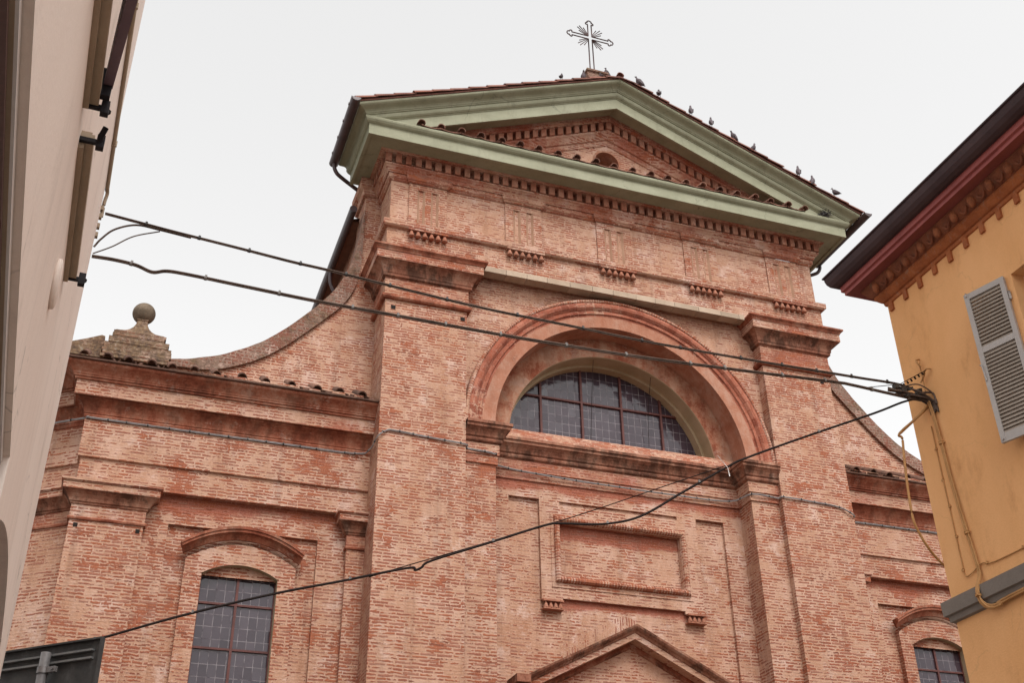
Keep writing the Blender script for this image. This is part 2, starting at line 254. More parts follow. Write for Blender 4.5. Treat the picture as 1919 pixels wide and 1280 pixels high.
# ---------------------------------------------------------------- mesh builder
class MB:
    def __init__(s, wash=None): s.wash = wash; s.v = []; s.f = []; s.uv = []; s.sm = []
    def vert(s, x, y, z): s.v.append((x, y, z)); return len(s.v)-1
    def face(s, pts, uv=None, smooth=False):
        ids = [s.vert(*p) for p in pts]; s.f.append(ids); s.uv.append(uv); s.sm.append(smooth)
    def grid(s, rows, smooth=True, close=False, uvs=None):
        """rows of points -> quads with shared vertices"""
        idx = [[s.vert(*p) for p in r] for r in rows]; n = len(rows[0])
        for i in range(len(rows)-1):
            for j in range(n if close else n-1):
                k = (j+1) % n
                s.f.append([idx[i][j], idx[i][k], idx[i+1][k], idx[i+1][j]]); s.sm.append(smooth)
                s.uv.append([uvs[i][j], uvs[i][k], uvs[i+1][k], uvs[i+1][j]] if uvs else None)
        return idx
    def box(s, x0, x1, y0, y1, z0, z1):
        p = lambda i, j, k: ((x0, x1)[i], (y0, y1)[j], (z0, z1)[k])
        for q in (((0,0,0),(1,0,0),(1,0,1),(0,0,1)), ((1,1,0),(0,1,0),(0,1,1),(1,1,1)), ((0,1,0),(0,0,0),(0,0,1),(0,1,1)),
                  ((1,0,0),(1,1,0),(1,1,1),(1,0,1)), ((0,0,1),(1,0,1),(1,1,1),(0,1,1)), ((0,1,0),(1,1,0),(1,0,0),(0,0,0))):
            s.face([p(*c) for c in q])
    def obox(s, c, ax, ay, az):
        """oriented box: centre and three half-axis vectors"""
        c, ax, ay, az = map(Vector, (c, ax, ay, az))
        p = lambda i, j, k: tuple(c + ax*i + ay*j + az*k)
        for q in (((-1,-1,-1),(1,-1,-1),(1,-1,1),(-1,-1,1)), ((1,1,-1),(-1,1,-1),(-1,1,1),(1,1,1)), ((-1,1,-1),(-1,-1,-1),(-1,-1,1),(-1,1,1)),
                  ((1,-1,-1),(1,1,-1),(1,1,1),(1,-1,1)), ((-1,-1,1),(1,-1,1),(1,1,1),(-1,1,1)), ((-1,1,-1),(1,1,-1),(1,-1,-1),(-1,-1,-1))):
            s.face([p(*c2) for c2 in q])
    def sweep(s, prof, path, smooth=None, cap0=False, cap1=False):
        """prof: (p, z) bottom to top, p = outward distance; path: plan points, outward on the right-hand side"""
        n = len(path); offs = []
        for i in range(n):
            ns = []
            for a, b in ((i-1, i), (i, i+1)):
                if a < 0 or b >= n: continue
                d = Vector((path[b][0]-path[a][0], path[b][1]-path[a][1])).normalized(); ns.append(Vector((d.y, -d.x)))
            if len(ns) == 1: offs.append(ns[0])
            else: offs.append((ns[0]+ns[1])/(1+ns[0].dot(ns[1])))
        P = [[(path[i][0]+offs[i].x*p, path[i][1]+offs[i].y*p, z) for p, z in prof] for i in range(n)]
        for i in range(n-1):
            for j in range(len(prof)-1):
                s.face([P[i][j], P[i+1][j], P[i+1][j+1], P[i][j+1]])
        if cap0: s.face(list(reversed(P[0])))
        if cap1: s.face(P[-1])
    def tube(s, pts, r, n=8, cap=True):
        pts = [Vector(p) for p in pts]; rows = []
        for i, p in enumerate(pts):
            t = (pts[min(i+1, len(pts)-1)]-pts[max(i-1, 0)]).normalized()
            a = t.cross(Vector((0, 0, 1)));
            if a.length < 1e-3: a = t.cross(Vector((1, 0, 0)))
            a.normalize(); b = a.cross(t)
            rr = r[i] if isinstance(r, (list, tuple)) else r
            rows.append([tuple(p + a*math.cos(2*math.pi*k/n)*rr + b*math.sin(2*math.pi*k/n)*rr) for k in range(n)])
        idx = s.grid(rows, True, True)
        if cap:
            for q in (idx[0], list(reversed(idx[-1]))): s.f.append(q); s.uv.append(None); s.sm.append(False)
    def lathe(s, prof, c, n=24):
        """prof: (r, z) bottom to top about the vertical axis at c"""
        s.grid([[(c[0]+r*math.cos(2*math.pi*k/n), c[1]+r*math.sin(2*math.pi*k/n), c[2]+z) for k in range(n)] for r, z in prof], True, True)
    def relief(s, xs, zs, fn, mir=1):
        """stepped wall: fn(x, z) -> depth y of the cell or None (hole)"""
        Y = [[fn((xs[i]+xs[i+1])/2, (zs[j]+zs[j+1])/2) for j in range(len(zs)-1)] for i in range(len(xs)-1)]
        for i in range(len(xs)-1):
            for j in range(len(zs)-1):
                y = Y[i][j]; x0, x1, z0, z1 = xs[i], xs[i+1], zs[j], zs[j+1]
                if y is None: continue
                s.face([(x0, y, z0), (x1, y, z0), (x1, y, z1), (x0, y, z1)])
                for di, dj, e in ((1, 0, ((x1, z0), (x1, z1))), (0, 1, ((x1, z1), (x0, z1)))):
                    if i+di < len(Y) and j+dj < len(Y[0]) and Y[i+di][j+dj] is not None and abs(Y[i+di][j+dj]-y) > 1e-6:
                        y2 = Y[i+di][j+dj]
                        s.face([(e[0][0], y, e[0][1]), (e[0][0], y2, e[0][1]), (e[1][0], y2, e[1][1]), (e[1][0], y, e[1][1])])
    def arcsweep(s, prof, cx, cz, a0=0., a1=math.pi, n=64, seg=None):
        """prof: (r, y); swept round (cx, cz) in the x-z plane; UV runs round the arc"""
        rows = []; uvs = []
        L = [0]
        for k in range(len(prof)-1): L.append(L[-1]+math.dist(prof[k], prof[k+1]))
        rm = sum(p[0] for p in prof)/len(prof)
        for i in range(n+1):
            a = a0+(a1-a0)*i/n
            rows.append([(cx-math.cos(a)*r, y, cz+math.sin(a)*r) for r, y in prof]); uvs.append([(L[k], a*rm) for k in range(len(prof))])
        for i in range(n):
            for k in range(len(prof)-1):
                s.face([rows[i][k], rows[i][k+1], rows[i+1][k+1], rows[i+1][k]], [uvs[i][k], uvs[i][k+1], uvs[i+1][k+1], uvs[i+1][k]])
    def build(s, name, mat, parent=None, loc=None, rotz=0):
        me = bpy.data.meshes.new(name); me.from_pydata(s.v, [], s.f); me.update()
        uvl = me.uv_layers.new(name='UVMap')
        for pi, poly in enumerate(me.polygons):
            u = s.uv[pi]; poly.use_smooth = s.sm[pi]; nn = poly.normal
            ax, ay, az = abs(nn.x), abs(nn.y), abs(nn.z)
            for q, li in enumerate(poly.loop_indices):
                if u: uvl.data[li].uv = u[q]
                else:
                    x, y, z = me.vertices[me.loops[li].vertex_index].co
                    if az > .9: uvl.data[li].uv = (x, y)
                    elif ax > ay: uvl.data[li].uv = (y, z)
                    else: uvl.data[li].uv = (x, z)
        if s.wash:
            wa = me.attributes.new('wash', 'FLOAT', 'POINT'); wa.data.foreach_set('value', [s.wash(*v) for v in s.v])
        me.materials.append(M[mat]); o = bpy.data.objects.new(name, me); COL.objects.link(o)
        if parent: o.parent = parent
        if loc: o.location = loc
        o.rotation_euler.z = rotz
        return o

def tag(o, label=None, cat=None, group=None, kind=None):
    for k, v in (('label', label), ('category', cat), ('group', group), ('kind', kind)):
        if v: o[k] = v
    return o
def thing(name, label, cat, loc=(0, 0, 0), rotz=0, group=None):
    o = bpy.data.objects.new(name, None); COL.objects.link(o); o.location = loc; o.rotation_euler.z = rotz; o.empty_display_size = .3
    return tag(o, label, cat, group)
def copy_tree(o, parent=None):
    c = o.copy(); COL.objects.link(c)
    if parent: c.parent = parent
    for ch in list(o.children): copy_tree(ch, c)
    return c
def wobble_curve(pts, n=10):
    """Catmull-Rom through pts"""
    P = [Vector(p) for p in pts]; P = [P[0]*2-P[1]] + P + [P[-1]*2-P[-2]]; out = []
    for i in range(1, len(P)-2):
        a, b, c, d = P[i-1:i+3]
        for k in range(n):
            t = k/n
            out.append(.5*((2*b)+(c-a)*t+(2*a-5*b+4*c-d)*t*t+(3*b-a-3*c+d)*t**3))
    out.append(P[-2]); return out

# ================================================================ SETTING
g = MB(); g.face([(-300, -300, 0), (300, -300, 0), (300, 300, 0), (-300, 300, 0)])
tag(g.build('ground', 'cobble'), kind='structure')

# ================================================================ CHURCH
church = thing('church', 'old brick church front with green pediment and curved side walls', 'church')
PX0, PX1 = 3.442, 5.146
def mirror_obj(o, parent, mat=None):
    """mirror copy (x -> -x) of a built part"""
    me = o.data.copy()
    for v in me.vertices: v.co.x = -v.co.x
    me.flip_normals(); c = bpy.data.objects.new(o.name.split('.')[0], me); COL.objects.link(c); c.parent = parent
    return c

# ---- pilasters of the centre, each with its capital
cap_prof = [(0, 14.36), (.06, 14.37), (.085, 14.40), (.085, 14.45), (.03, 14.48), (.03, 14.86), (.055, 14.875), (.085, 14.89), (.085, 14.935), (.105, 14.965),
            (.105, 14.99), (.115, 15.04), (.145, 15.09), (.19, 15.135), (.25, 15.17), (.275, 15.175), (.278, 15.19), (.275, 15.365), (.292, 15.37), (.30, 15.40), (.335, 15.435),
            (.355, 15.445), (.355, 15.485), (0, 15.497)]
for sg in (-1, 1):
    b = MB(); x0, x1 = (-PX1, -PX0) if sg < 0 else (PX0, PX1)
    path = [(x0, .95), (x0, 0), (x1, 0), (x1, .7)]
    b.sweep([(0, 0), (0, 14.36)], path); b.sweep([(.12, 0), (.12, 1.2), (.06, 1.3), (0, 1.32)], path)
    pil = b.build('pilaster', 'brick', church)
    c = MB(); c.sweep(cap_prof[5:6]+cap_prof[4:6][::-1] if 0 else [cap_prof[4], cap_prof[5]], path); cn = c.build('capital', 'brick_cornice', pil)
    c = MB(); c.sweep(cap_prof[0:5], path); c.build('astragal', 'red_mould', cn)
    c = MB(); c.sweep(cap_prof[5:16], path); c.build('capital_moulding', 'dark_mould', cn)
    c = MB(); c.sweep(cap_prof[17:], path); c.build('abacus', 'red_mould', cn)
    c = MB(); c.sweep(cap_prof[15:18], path); c.build('capital_fascia', 'brick_cornice', cn)
    for xx in (-4.98, -3.53) if sg < 0 else (4.93,):
        h = MB(); h.box(xx-.045, xx+.045, -.012, .05, 14.15, 14.23); h.build('putlog_hole_shade', 'dark', pil)  # no real hollow: a dark block painted as the hole's inner shade

# ---- centre wall: strips beside the pilasters, sunk panels and plaque
SX = 2.79
for x0, x1 in ((-PX0, -SX), (SX, PX0)):
    b = MB(); b.sweep([(0, 0), (0, 11.09)], [(x0, .66), (x0, .15), (x1, .15), (x1, .66)]); b.build('wall_strip', 'brick', church)
def center(x, z):
    a = abs(x)
    if a > 2.36 or z > 10.745: return .65
    if a < 1.72 and (z > 8.76 or (z > 8.70 and a > 1.29)):
        if a < 1.29 and 10.665 < z < 10.745: return .70
        if a < 1.31 and 9.19 < z < 10.28: return .77
        if a < 1.5 and 8.97 < z < 10.48: return .635
        return .65
    return .725
xs = [-SX, -2.36, -1.72, -1.5, -1.31, -1.29, 1.29, 1.31, 1.5, 1.72, 2.36, SX]; zs = [0, 8.42, 8.70, 8.76, 8.97, 9.19, 9.86, 10.06, 10.28, 10.48, 10.665, 10.745, 11.1]
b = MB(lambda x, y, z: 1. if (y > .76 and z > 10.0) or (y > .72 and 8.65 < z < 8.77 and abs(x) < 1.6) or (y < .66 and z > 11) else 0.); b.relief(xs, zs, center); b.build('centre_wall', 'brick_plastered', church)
# moulded frame round the plaque
def rollframe(x0, x1, z0, z1, y, w, h):
    fm = MB(); prof = [(-w, 0), (-w*.8, h*.6), (-w*.3, h), (w*.3, h), (w*.8, h*.6), (w, 0)]
    cs = [(x0, z0, -1, -1), (x1, z0, 1, -1), (x1, z1, 1, 1), (x0, z1, -1, 1)]
    for i in range(4):
        A, B = cs[i], cs[(i+1) % 4]
        for k in range(len(prof)-1):
            (p0, h0), (p1, h1) = prof[k], prof[k+1]
            q = [(A[0]+A[2]*p0, y-h0, A[1]+A[3]*p0), (B[0]+B[2]*p0, y-h0, B[1]+B[3]*p0), (B[0]+B[2]*p1, y-h1, B[1]+B[3]*p1), (A[0]+A[2]*p1, y-h1, A[1]+A[3]*p1)]
            fm.face(q, [(c[1]-y, c[0] if i % 2 == 0 else c[2]) for c in q] if 0 else [(c[2], c[0]) if i % 2 == 0 else (c[0], c[2]) for c in q])
    return fm
fm = rollframe(-1.375, 1.375, 9.12, 10.35, .635, .062, .075); pf = fm.build('plaque_frame', 'brick_bare', church)
for cx in (-1.505, 1.505):
    ft = MB(); ft.box(cx-.20, cx+.20, .57, .645, 8.665, 8.698)
    for k in range(4): ft.lathe([(.012, 0), (.05, -.11), (.045, -.13), (0, -.135)][::-1], (cx-.147+k*.098, .62, 8.665), 10)
    ft.box(cx-.205, cx+.205, .58, .72, 8.515, 8.54); ft.build('bracket_drops', 'dentil', church)

# ---- impost band and sill running across strips and centre
ipath = [(-PX0, .15), (-SX, .15), (-SX, .65), (SX, .65), (SX, .15), (PX0, .15)]
b = MB(); b.sweep([(0, 11.085), (.035, 11.09), (.035, 11.27), (.06, 11.275), (.06, 11.50)], ipath); b.build('impost_frieze', 'brick_red', church)
b = MB(); b.sweep([(.06, 11.50), (.085, 11.515), (.105, 11.53), (.115, 11.56), (.10, 11.60), (.13, 11.625), (.14, 11.66), (.165, 11.71), (.215, 11.765), (.24, 11.775), (.245, 11.835), (.275, 11.84), (.275, 11.90)], ipath)
b.build('impost_cornice', 'dark_mould', church)
b = MB(); b.face([(-SX, .375, 11.90), (SX, .375, 11.90), (SX, .66, 12.22), (-SX, .66, 12.22)])
for x0, x1 in ((-PX0, -SX+.275), (SX-.275, PX0)): b.face([(x0, -.125, 11.9), (x1, -.125, 11.9), (x1, .64, 11.93), (x0, .64, 11.93)])
b.face([(-2.36, .66, 12.22), (2.36, .66, 12.22), (2.36, 1.25, 12.25), (-2.36, 1.25, 12.25)]); b.build('window_sill', 'brick_bare', church)

# ---- great arch
AC = 11.90
def arch_wall(mb, x0, x1, z1, y, R_, zs_, n=60):
    """wall x0..x1 from zs_ to z1 pierced by a round arch of radius R_ about (0, AC)"""
    xl = [x0+(x1-x0)*i/n for i in range(n+1)]
    xl += [-R_, R_, -R_*.999, R_*.999]; xl = sorted(set(round(x, 4) for x in xl if x0 <= x <= x1))
    h = lambda x: AC+math.sqrt(max(0, R_*R_-x*x)) if abs(x) < R_ else zs_
    for a, c in zip(xl[:-1], xl[1:]):
        mb.face([(a, y, max(zs_, h(a))), (c, y, max(zs_, h(c))), (c, y, z1), (a, y, z1)])
b = MB(); arch_wall(b, -PX0, PX0, 15.60, .26, 3.30, 11.92); b.build('spandrel_wall', 'brick_plastered', church)
b = MB(); b.arcsweep([(3.46, .27), (3.46, .06), (3.44, .035), (3.40, .035), (3.38, .06)], 0, AC, n=96); b.build('arch_hood', 'brick_cornice', church)
b = MB(); b.arcsweep([(3.38, .06), (3.36, .045), (3.31, .03), (3.26, .04), (3.22, .075), (3.20, .10)], 0, AC, n=96)
b.arcsweep([(3.20, .10), (3.165, .10), (3.165, .085), (3.12, .085), (3.10, .12), (3.06, .12)], 0, AC, n=96); b.build('arch_moulding', 'arch_red', church)
b = MB(); b.arcsweep([(3.06, .12), (2.80, .125), (2.80, .65)], 0, AC, n=96); b.build('arch_face', 'pink_render', church)
b = MB(); arch_wall(b, -2.81, 2.81, 14.72, .652, 2.36, 11.95); b.build('lunette_surround', 'inner_render', church)
lw = thing('lunette_window', None, None); lw.parent = church
b = MB(); b.arcsweep([(2.365, .64), (2.355, .66), (2.36, 1.0), (2.30, 1.0), (2.30, 1.26)], 0, AC, n=96); b.build('reveal', 'beige_paint', lw)
b = MB(); n = 60; top = [(2.34*math.cos(math.pi*i/n), AC+2.34*math.sin(math.pi*i/n)) for i in range(n+1)]
b.face([(x, 1.2, max(z, 12.1)) for x, z in top]); b.build('pane', 'glass', lw)
for x in (-1.42, -.475, .465, 1.41):
    b = MB(); zt = AC+math.sqrt(2.33**2-x*x); b.box(x-.024, x+.024, 1.15, 1.21, 12.1, zt); b.build('glazing_bar', 'muntin', lw)
zt = 13.36; xx = math.sqrt(2.33**2-(zt-AC)**2); b = MB(); b.box(-xx, xx, 1.153, 1.207, zt-.02, zt+.02); b.build('glazing_bar', 'muntin', lw)
b = MB(); b.tube(wobble_curve([(-.35, .7, 14.2), (-.34, .9, 13.4), (-.33, 1.12, 12.3)]), .006, 5); b.build('guy_wire', 'cable_black', lw); b = MB(); b.tube(wobble_curve([(1.0, .7, 14.0), (1.02, 1.0, 13.2), (1.03, 1.12, 12.3)]), .006, 5)
b.build('guy_wire', 'cable_black', lw)

# ---- entablature
epath = [(-PX1, .95), (-PX1, 0), (PX1, 0), (PX1, .95)]
b = MB(); b.sweep([(.0, 15.497), (.05, 15.50), (.055, 16.10), (.13, 16.115), (.155, 16.14), (.158, 16.265), (.02, 16.29)], epath)
b.face([(-PX0-.1, .30, 15.50), (PX0+.1, .30, 15.50), (PX0+.1, -.06, 15.50), (-PX0-.1, -.06, 15.50)])
b.build('architrave', 'brick', church)
b = MB()
xx = -3.10
while xx < 3.08:
    w = random.uniform(.45, .62); x1 = min(xx+w, 3.09); dz = random.uniform(-.012, .012)
    b.box(xx+.004, x1-.004, -.085-random.uniform(0, .006), .15, 15.43, 15.56+dz); xx = x1
b.build('stone_course', 'stone', church)
b = MB(); b.sweep([(0, 16.28), (0, 17.40)], epath); b.build('frieze', 'frieze', church)
def fil_path():
    """moulding above the frieze, breaking forward over each triglyph"""
    p = [(-PX1, .95), (-PX1, 0)]
    for c in TRI: p += [(c-.43, 0), (c-.43, -.05), (c+.43, -.05), (c+.43, 0)]
    return p + [(PX1, 0), (PX1, .95)]
TRI = (-4.335, -2.168, 0, 2.168, 4.335)
b = MB(); b.sweep([(0, 17.385), (.02, 17.39), (.05, 17.43), (.07, 17.44), (.075, 17.545), (0, 17.55)], fil_path()); b.build('frieze_fillet', 'brick_cornice', church)
b = MB(); b.sweep([(0, 17.545), (.10, 17.55), (.105, 17.58), (.125, 17.62), (.165, 17.665), (.195, 17.685), (.195, 17.72), (.085, 17.725), (.085, 17.943), (.27, 17.945), (.28, 17.955), (.32, 17.96), (.32, 17.985)], epath); b_bed = b.build('bed_moulding', 'brick_red', church)
bedo = b_bed; pitch = .2147
def dentil(x, y, dx, dy, z):
    d = MB(); jz = random.uniform(-.008, .008); w = .063+random.uniform(-.005, .005)
    hx_, hy_ = (w, .065) if dx else (.065, w)
    d.box(-hx_, hx_, -hy_, hy_, jz, .215); o = d.build('dentil', 'dentil', bedo, (x, y, z))
nd = 49
for i in range(nd): dentil(-PX1-.2+.07 + i*(2*PX1+.26)/(nd-1), -.165, 1, 0, 17.73)
for sg in (-1, 1):
    for i in range(1, 5): dentil(sg*(PX1+.165), -.165+i*pitch, 0, .065, 17.73)
for c in TRI:
    t = MB(); y0 = -.03
    pl = [(-.42, .01), (-.42, -.034), (-.235, -.034), (-.18, .005), (-.12, .005), (-.065, -.034), (.065, -.034), (.12, .005), (.18, .005), (.235, -.034), (.42, -.034), (.42, .01)]
    zt1 = 17.24
    gv = MB()
    for q_, ((xa, ya), (xb, yb)) in enumerate(zip(pl[:-1], pl[1:])): (gv if q_ in (2, 3, 4, 6, 7, 8) else t).face([(c+xa, ya, 16.285), (c+xb, yb, 16.285), (c+xb, yb, zt1), (c+xa, ya, zt1)])
    t.face([(c-.42, -.035, zt1), (c+.42, -.035, zt1), (c+.42, -.035, 17.39), (c-.42, -.035, 17.39)])
    for k in (-1, 1): t.face([(c+k*.42, -.035, zt1), (c+k*.42, .01, zt1), (c+k*.42, .01, 17.39), (c+k*.42, -.035, 17.39)]); t.face([(c+k*.235, -.034, zt1), (c+k*.18, .005, zt1), (c+k*.12, .005, zt1), (c+k*.065, -.034, zt1)])
    to = t.build('triglyph', 'brick', church); gv.build('grooves', 'tan_plaster', to)
    gu = MB(); gu.box(c-.43, c+.43, -.165, -.05, 16.075, 16.112)
    gu.build('regula', 'brick_red', to)
    for k in range(6):
        gu = MB(); gu.lathe([(0.001, -.151), (.058, -.145), (.064, -.125), (.02, 0)], (0, 0, 0), 12); gu.build('gutta', 'dentil', to, (c-.36+k*.144, -.12, 16.075))

# ---- green horizontal cornice, returning along both sides
hp = [(-PX1, 1.12), (-PX1, 0), (PX1, 0), (PX1, 1.12)]
b = MB(); b.sweep([(.10, 17.972), (.60, 17.982), (.62, 17.982), (.625, 17.952), (.69, 17.952), (.692, 18.20), (.70, 18.205), (.70, 18.22), (.72, 18.225), (.755, 18.25), (.785, 18.29), (.795, 18.325), (.79, 18.345), (.775, 18.35), (.775, 18.37)], hp, cap0=True, cap1=True)
b.face([(-PX1-.775, -.775, 18.37), (PX1+.775, -.775, 18.37), (PX1, 0, 18.62), (-PX1, 0, 18.62)])
b.build('horizontal_cornice', 'green', church)
# ---- raking cornice of the pediment
RK = .413; ZB = 20.36
rake = [(.10, .12), (.60, .115), (.62, .115), (.625, .0), (.68, .0), (.682, .285), (.70, .29), (.70, .305), (.725, .315), (.755, .345), (.77, .385), (.775, .41), (.76, .425), (.76, .44), (.785, .445), (.785, .468), (.80, .475), (.815, .505), (.85, .535), (.895, .555), (.94, .575), (.97, .60), (.98, .62), (.98, .655)]
b = MB()
for sg in (-1, 1):
    ends = [(sg*(PX1+p), -p, ZB+dz-RK*(PX1+p)) for p, dz in rake]; apx = [(0, -p, ZB+dz) for p, dz in rake]
    for k in range(len(rake)-1):
        q = [ends[k], apx[k], apx[k+1], ends[k+1]]; b.face(q if sg < 0 else q[::-1])
    # cyma along the side eave
    side = [(p, ZB+dz-RK*(PX1+p)) for p, dz in rake[16:]]
    zf = 18.345
    side = [(.775, 18.35), (.79, 18.36)] + [(p, z) for p, z in side]
    for (p0, z0), (p1, z1) in zip(side[:-1], side[1:]):
        q = [(sg*(PX1+p0), 1.12, z0), (sg*(PX1+p0), -p0, z0), (sg*(PX1+p1), -p1, z1), (sg*(PX1+p1), 1.12, z1)]; b.face(q if sg < 0 else q[::-1])
    b.face([(sg*(PX1+p), 1.12, z) for p, z in side] + [(sg*(PX1+.3), 1.12, 18.7), (sg*(PX1+.3), 1.12, 18.3)])
rc = b.build('raking_cornice', 'green', church)

# ---- tympanum with round opening, raking bed moulding and dentils
ty = MB(); ox, oz, orr = -.03, 19.235, .30
def zt_(x): return ZB+.15-RK*abs(x)
xl = sorted(set([-4.6+9.2*i/46 for i in range(47)] + [ox-orr, ox+orr] + [ox+orr*math.cos(math.pi*i/16) for i in range(17)] + [0.]))
for a, c in zip(xl[:-1], xl[1:]):
    f_ = lambda x: math.sqrt(max(0, orr**2-(x-ox)**2)); m_ = (a+c)/2
    if abs(m_-ox) < orr:
        ty.face([(a, 0, 18.3), (c, 0, 18.3), (c, 0, oz-f_(c)), (a, 0, oz-f_(a))]); ty.face([(a, 0, oz+f_(a)), (c, 0, oz+f_(c)), (c, 0, zt_(c)), (a, 0, zt_(a))])
    else: ty.face([(a, 0, 18.3), (c, 0, 18.3), (c, 0, zt_(c)), (a, 0, zt_(a))])
tym = ty.build('tympanum', 'brick_plastered', church)
oc = MB(); oc.arcsweep([(orr+.05, -.02), (orr, -.025), (orr, .5), (0.01, .5)], ox, oz, 0, 2*math.pi, 40); oc.build('oculus', 'inner_render', tym)
b = MB(); rb = [(0, -.62), (.03, -.60), (.03, -.46), (.07, -.45), (.09, -.40), (.13, -.33), (.17, -.29), (.17, -.235), (.065, -.23), (.065, -.02), (.22, -.015), (.24, .02), (.28, .03), (.28, .13)]
for sg in (-1, 1):
    ends = [(sg*4.9, -p, ZB+dz-RK*4.9) for p, dz in rb]; apx = [(0, -p, ZB+dz) for p, dz in rb]
    for k in range(len(rb)-1):
        q = [ends[k], apx[k], apx[k+1], ends[k+1]]; b.face(q if sg < 0 else q[::-1])
b.build('raking_bed_moulding', 'brick_red', tym)
for sg in (-1, 1):
    for i in range(22):
        x = sg*i*.2095
        if i == 0 and sg > 0: continue
        d = MB(); zc = ZB-.115-RK*abs(x); w = .062+random.uniform(-.005, .005); t = RK*w*sg if i else 0
        p = lambda sx, y, z: (sx*w, y, z-t*sx)
        y0, y1, z0, z1 = -.07, .07, -.125, .09
        for q in (((-1, y0, z0), (1, y0, z0), (1, y0, z1), (-1, y0, z1)), ((-1, y1, z0), (-1, y0, z0), (-1, y0, z1), (-1, y1, z1)), ((1, y0, z0), (1, y1, z0), (1, y1, z1), (1, y0, z1)), ((-1, y1, z0), (1, y1, z0), (1, y0, z0), (-1, y0, z0))):
            d.face([p(*c) for c in q])
        d.build('dentil', 'dentil', tym, (x, -.145, zc))

# ---- roof of the pediment block: rows of coppi, gutters
def coppo(mb, a, bb, r0, r1, up=True, n=7, th=.014, plug=0):
    """half-round tile from a to bb (centres of the two ends); cover (arched) or pan (hollow)"""
    a, bb = Vector(a), Vector(bb); t = (bb-a).normalized(); s_ = t.cross(Vector((0, 0, 1))).normalized(); u = s_.cross(t).normalized()
    if not up: u = -u
    rows = []
    for c, r in ((a, r0), (bb, r1)):
        rows.append([tuple(c + s_*math.cos(math.pi*k/n)*r + u*math.sin(math.pi*k/n)*r) for k in range(n+1)] +
                    [tuple(c + s_*math.cos(math.pi*k/n)*(r-th) + u*math.sin(math.pi*k/n)*(r-th)) for k in range(n, -1, -1)])
    idx = mb.grid(rows, False, True)
    if plug:   # mortar set back inside the hollow end
        c = a+(bb-a)*plug; r = r0-th*.6
        mb.face([tuple(c + s_*math.cos(math.pi*k/n)*r + u*math.sin(math.pi*k/n)*r) for k in range(n+1)])
    m2 = 2*n+1
    for row, rev in ((idx[0], 0), (idx[1], 1)):
        for k in range(n):
            q = [row[k], row[k+1], row[m2-k-1], row[m2-k]]; mb.f.append(q[::-1] if rev else q); mb.uv.append(None); mb.sm.append(False)
roof = MB()
zr = lambda x: ZB+.665-RK*abs(x)
for sg in (-1, 1):
    q = [(sg*6.16, -1.0, zr(6.16)), (0, -1.0, zr(0)), (0, 1.15, zr(0)), (sg*6.16, 1.15, zr(6.16))]; roof.face(q)
    q2 = [(x, y, z+.035) for x, y, z in q]; roof.face(q2); roof.face([q[0], q[1], q2[1], q2[0]])
ro = roof.build('roof', 'tile', church)
tl = MB(); random.seed(3)
for sg in (-1, 1):
    for row, yy in enumerate((-.96, -.74, -.52, -.30, -.08, .14, .36, .58, .80, 1.02)):
        nt_ = 15; L = 6.25/nt_
        for i in range(nt_):
            xa, xb = sg*(6.22-i*L), sg*(6.22-(i+1)*L-.05)
            if abs(xb) < .03: xb = sg*.03
            jy = random.uniform(-.012, .012); jz = random.uniform(-.006, .008)
            coppo(tl, (xa, yy+jy, zr(xa)+.052+jz), (xb, yy+jy, zr(xb)+.035+jz), .095, .078)
for k in range(5):
    coppo(tl, (0, -1.04+k*.42, zr(0)+.075), (0, -1.04+k*.42+.46, zr(0)+.06), .09, .075)
tl.build('roof_tiles', 'tile', ro)
for sg in (-1, 1):
    gt = MB(); gx, gz = sg*(PX1+1.085), 18.40; rows = []
    for yy in (-1.16, 1.12):
        rows.append([(gx+math.cos(math.pi*k/10)*.105, yy, gz-math.sin(math.pi*k/10)*.105+.04) for k in range(11)] + [(gx+math.cos(math.pi*k/10)*.097, yy, gz-math.sin(math.pi*k/10)*.097+.04) for k in range(10, -1, -1)])
    gt.grid(rows, True, True)
    gt.face([(gx+math.cos(math.pi*k/10)*.10, -1.15, gz-math.sin(math.pi*k/10)*.10+.04) for k in range(11)])
    gt.face([(gx+math.cos(math.pi*k/10)*.10, 1.11, gz-math.sin(math.pi*k/10)*.10+.04) for k in range(11)])
    for yy in (-.9, -.35, .2, .75): gt.obox((gx, yy, gz+.045), (.115, 0, 0), (0, .012, 0), (0, 0, .008)); gt.box(gx-.118, gx-.098, yy-.02, yy+.02, gz+.01, gz+.06)
    go = gt.build('gutter', 'gutter', church)
    dp = MB(); dp.tube(wobble_curve([(gx, 1.0, gz-.03), (gx, 1.0, gz-.14), (gx-sg*.05, 1.02, gz-.25), (gx-sg*.16, 1.07, gz-.32), (gx-sg*.55, 1.25, gz-.42), (gx-sg*.95, 1.42, gz-.52)]), .045, 10)
    dp.build('downpipe', 'gutter', go)

# ---- little tiled ledge on the horizontal cornice
led = MB(); random.seed(11); sp_ = .4485
for i in range(22):
    x = -4.73+i*sp_; x += random.uniform(-.02, .02)
    if i < 21:
        xm = x+sp_/2
        rows = []
        for yy, zz in ((-.80, 18.395), (.02, 18.66)):
            rows.append([(xm+(-.5+k/8)*(sp_*.98), yy+random.uniform(-.008, .008), zz-.035*math.sin(math.pi*k/8)+.03) for k in range(9)] + [(xm+(-.5+k/8)*(sp_*.98), yy, zz-.035*math.sin(math.pi*k/8)+.012) for k in range(8, -1, -1)])
        led.grid(rows, False, True)
        led.face(rows[0])
    coppo(led, (x, -.83+random.uniform(-.03, .02), 18.43), (x, .02, 18.69), .085, .075, plug=.15)
led.build('tile_ledge', 'tile_mid', church)
oldt = M['tile_old']

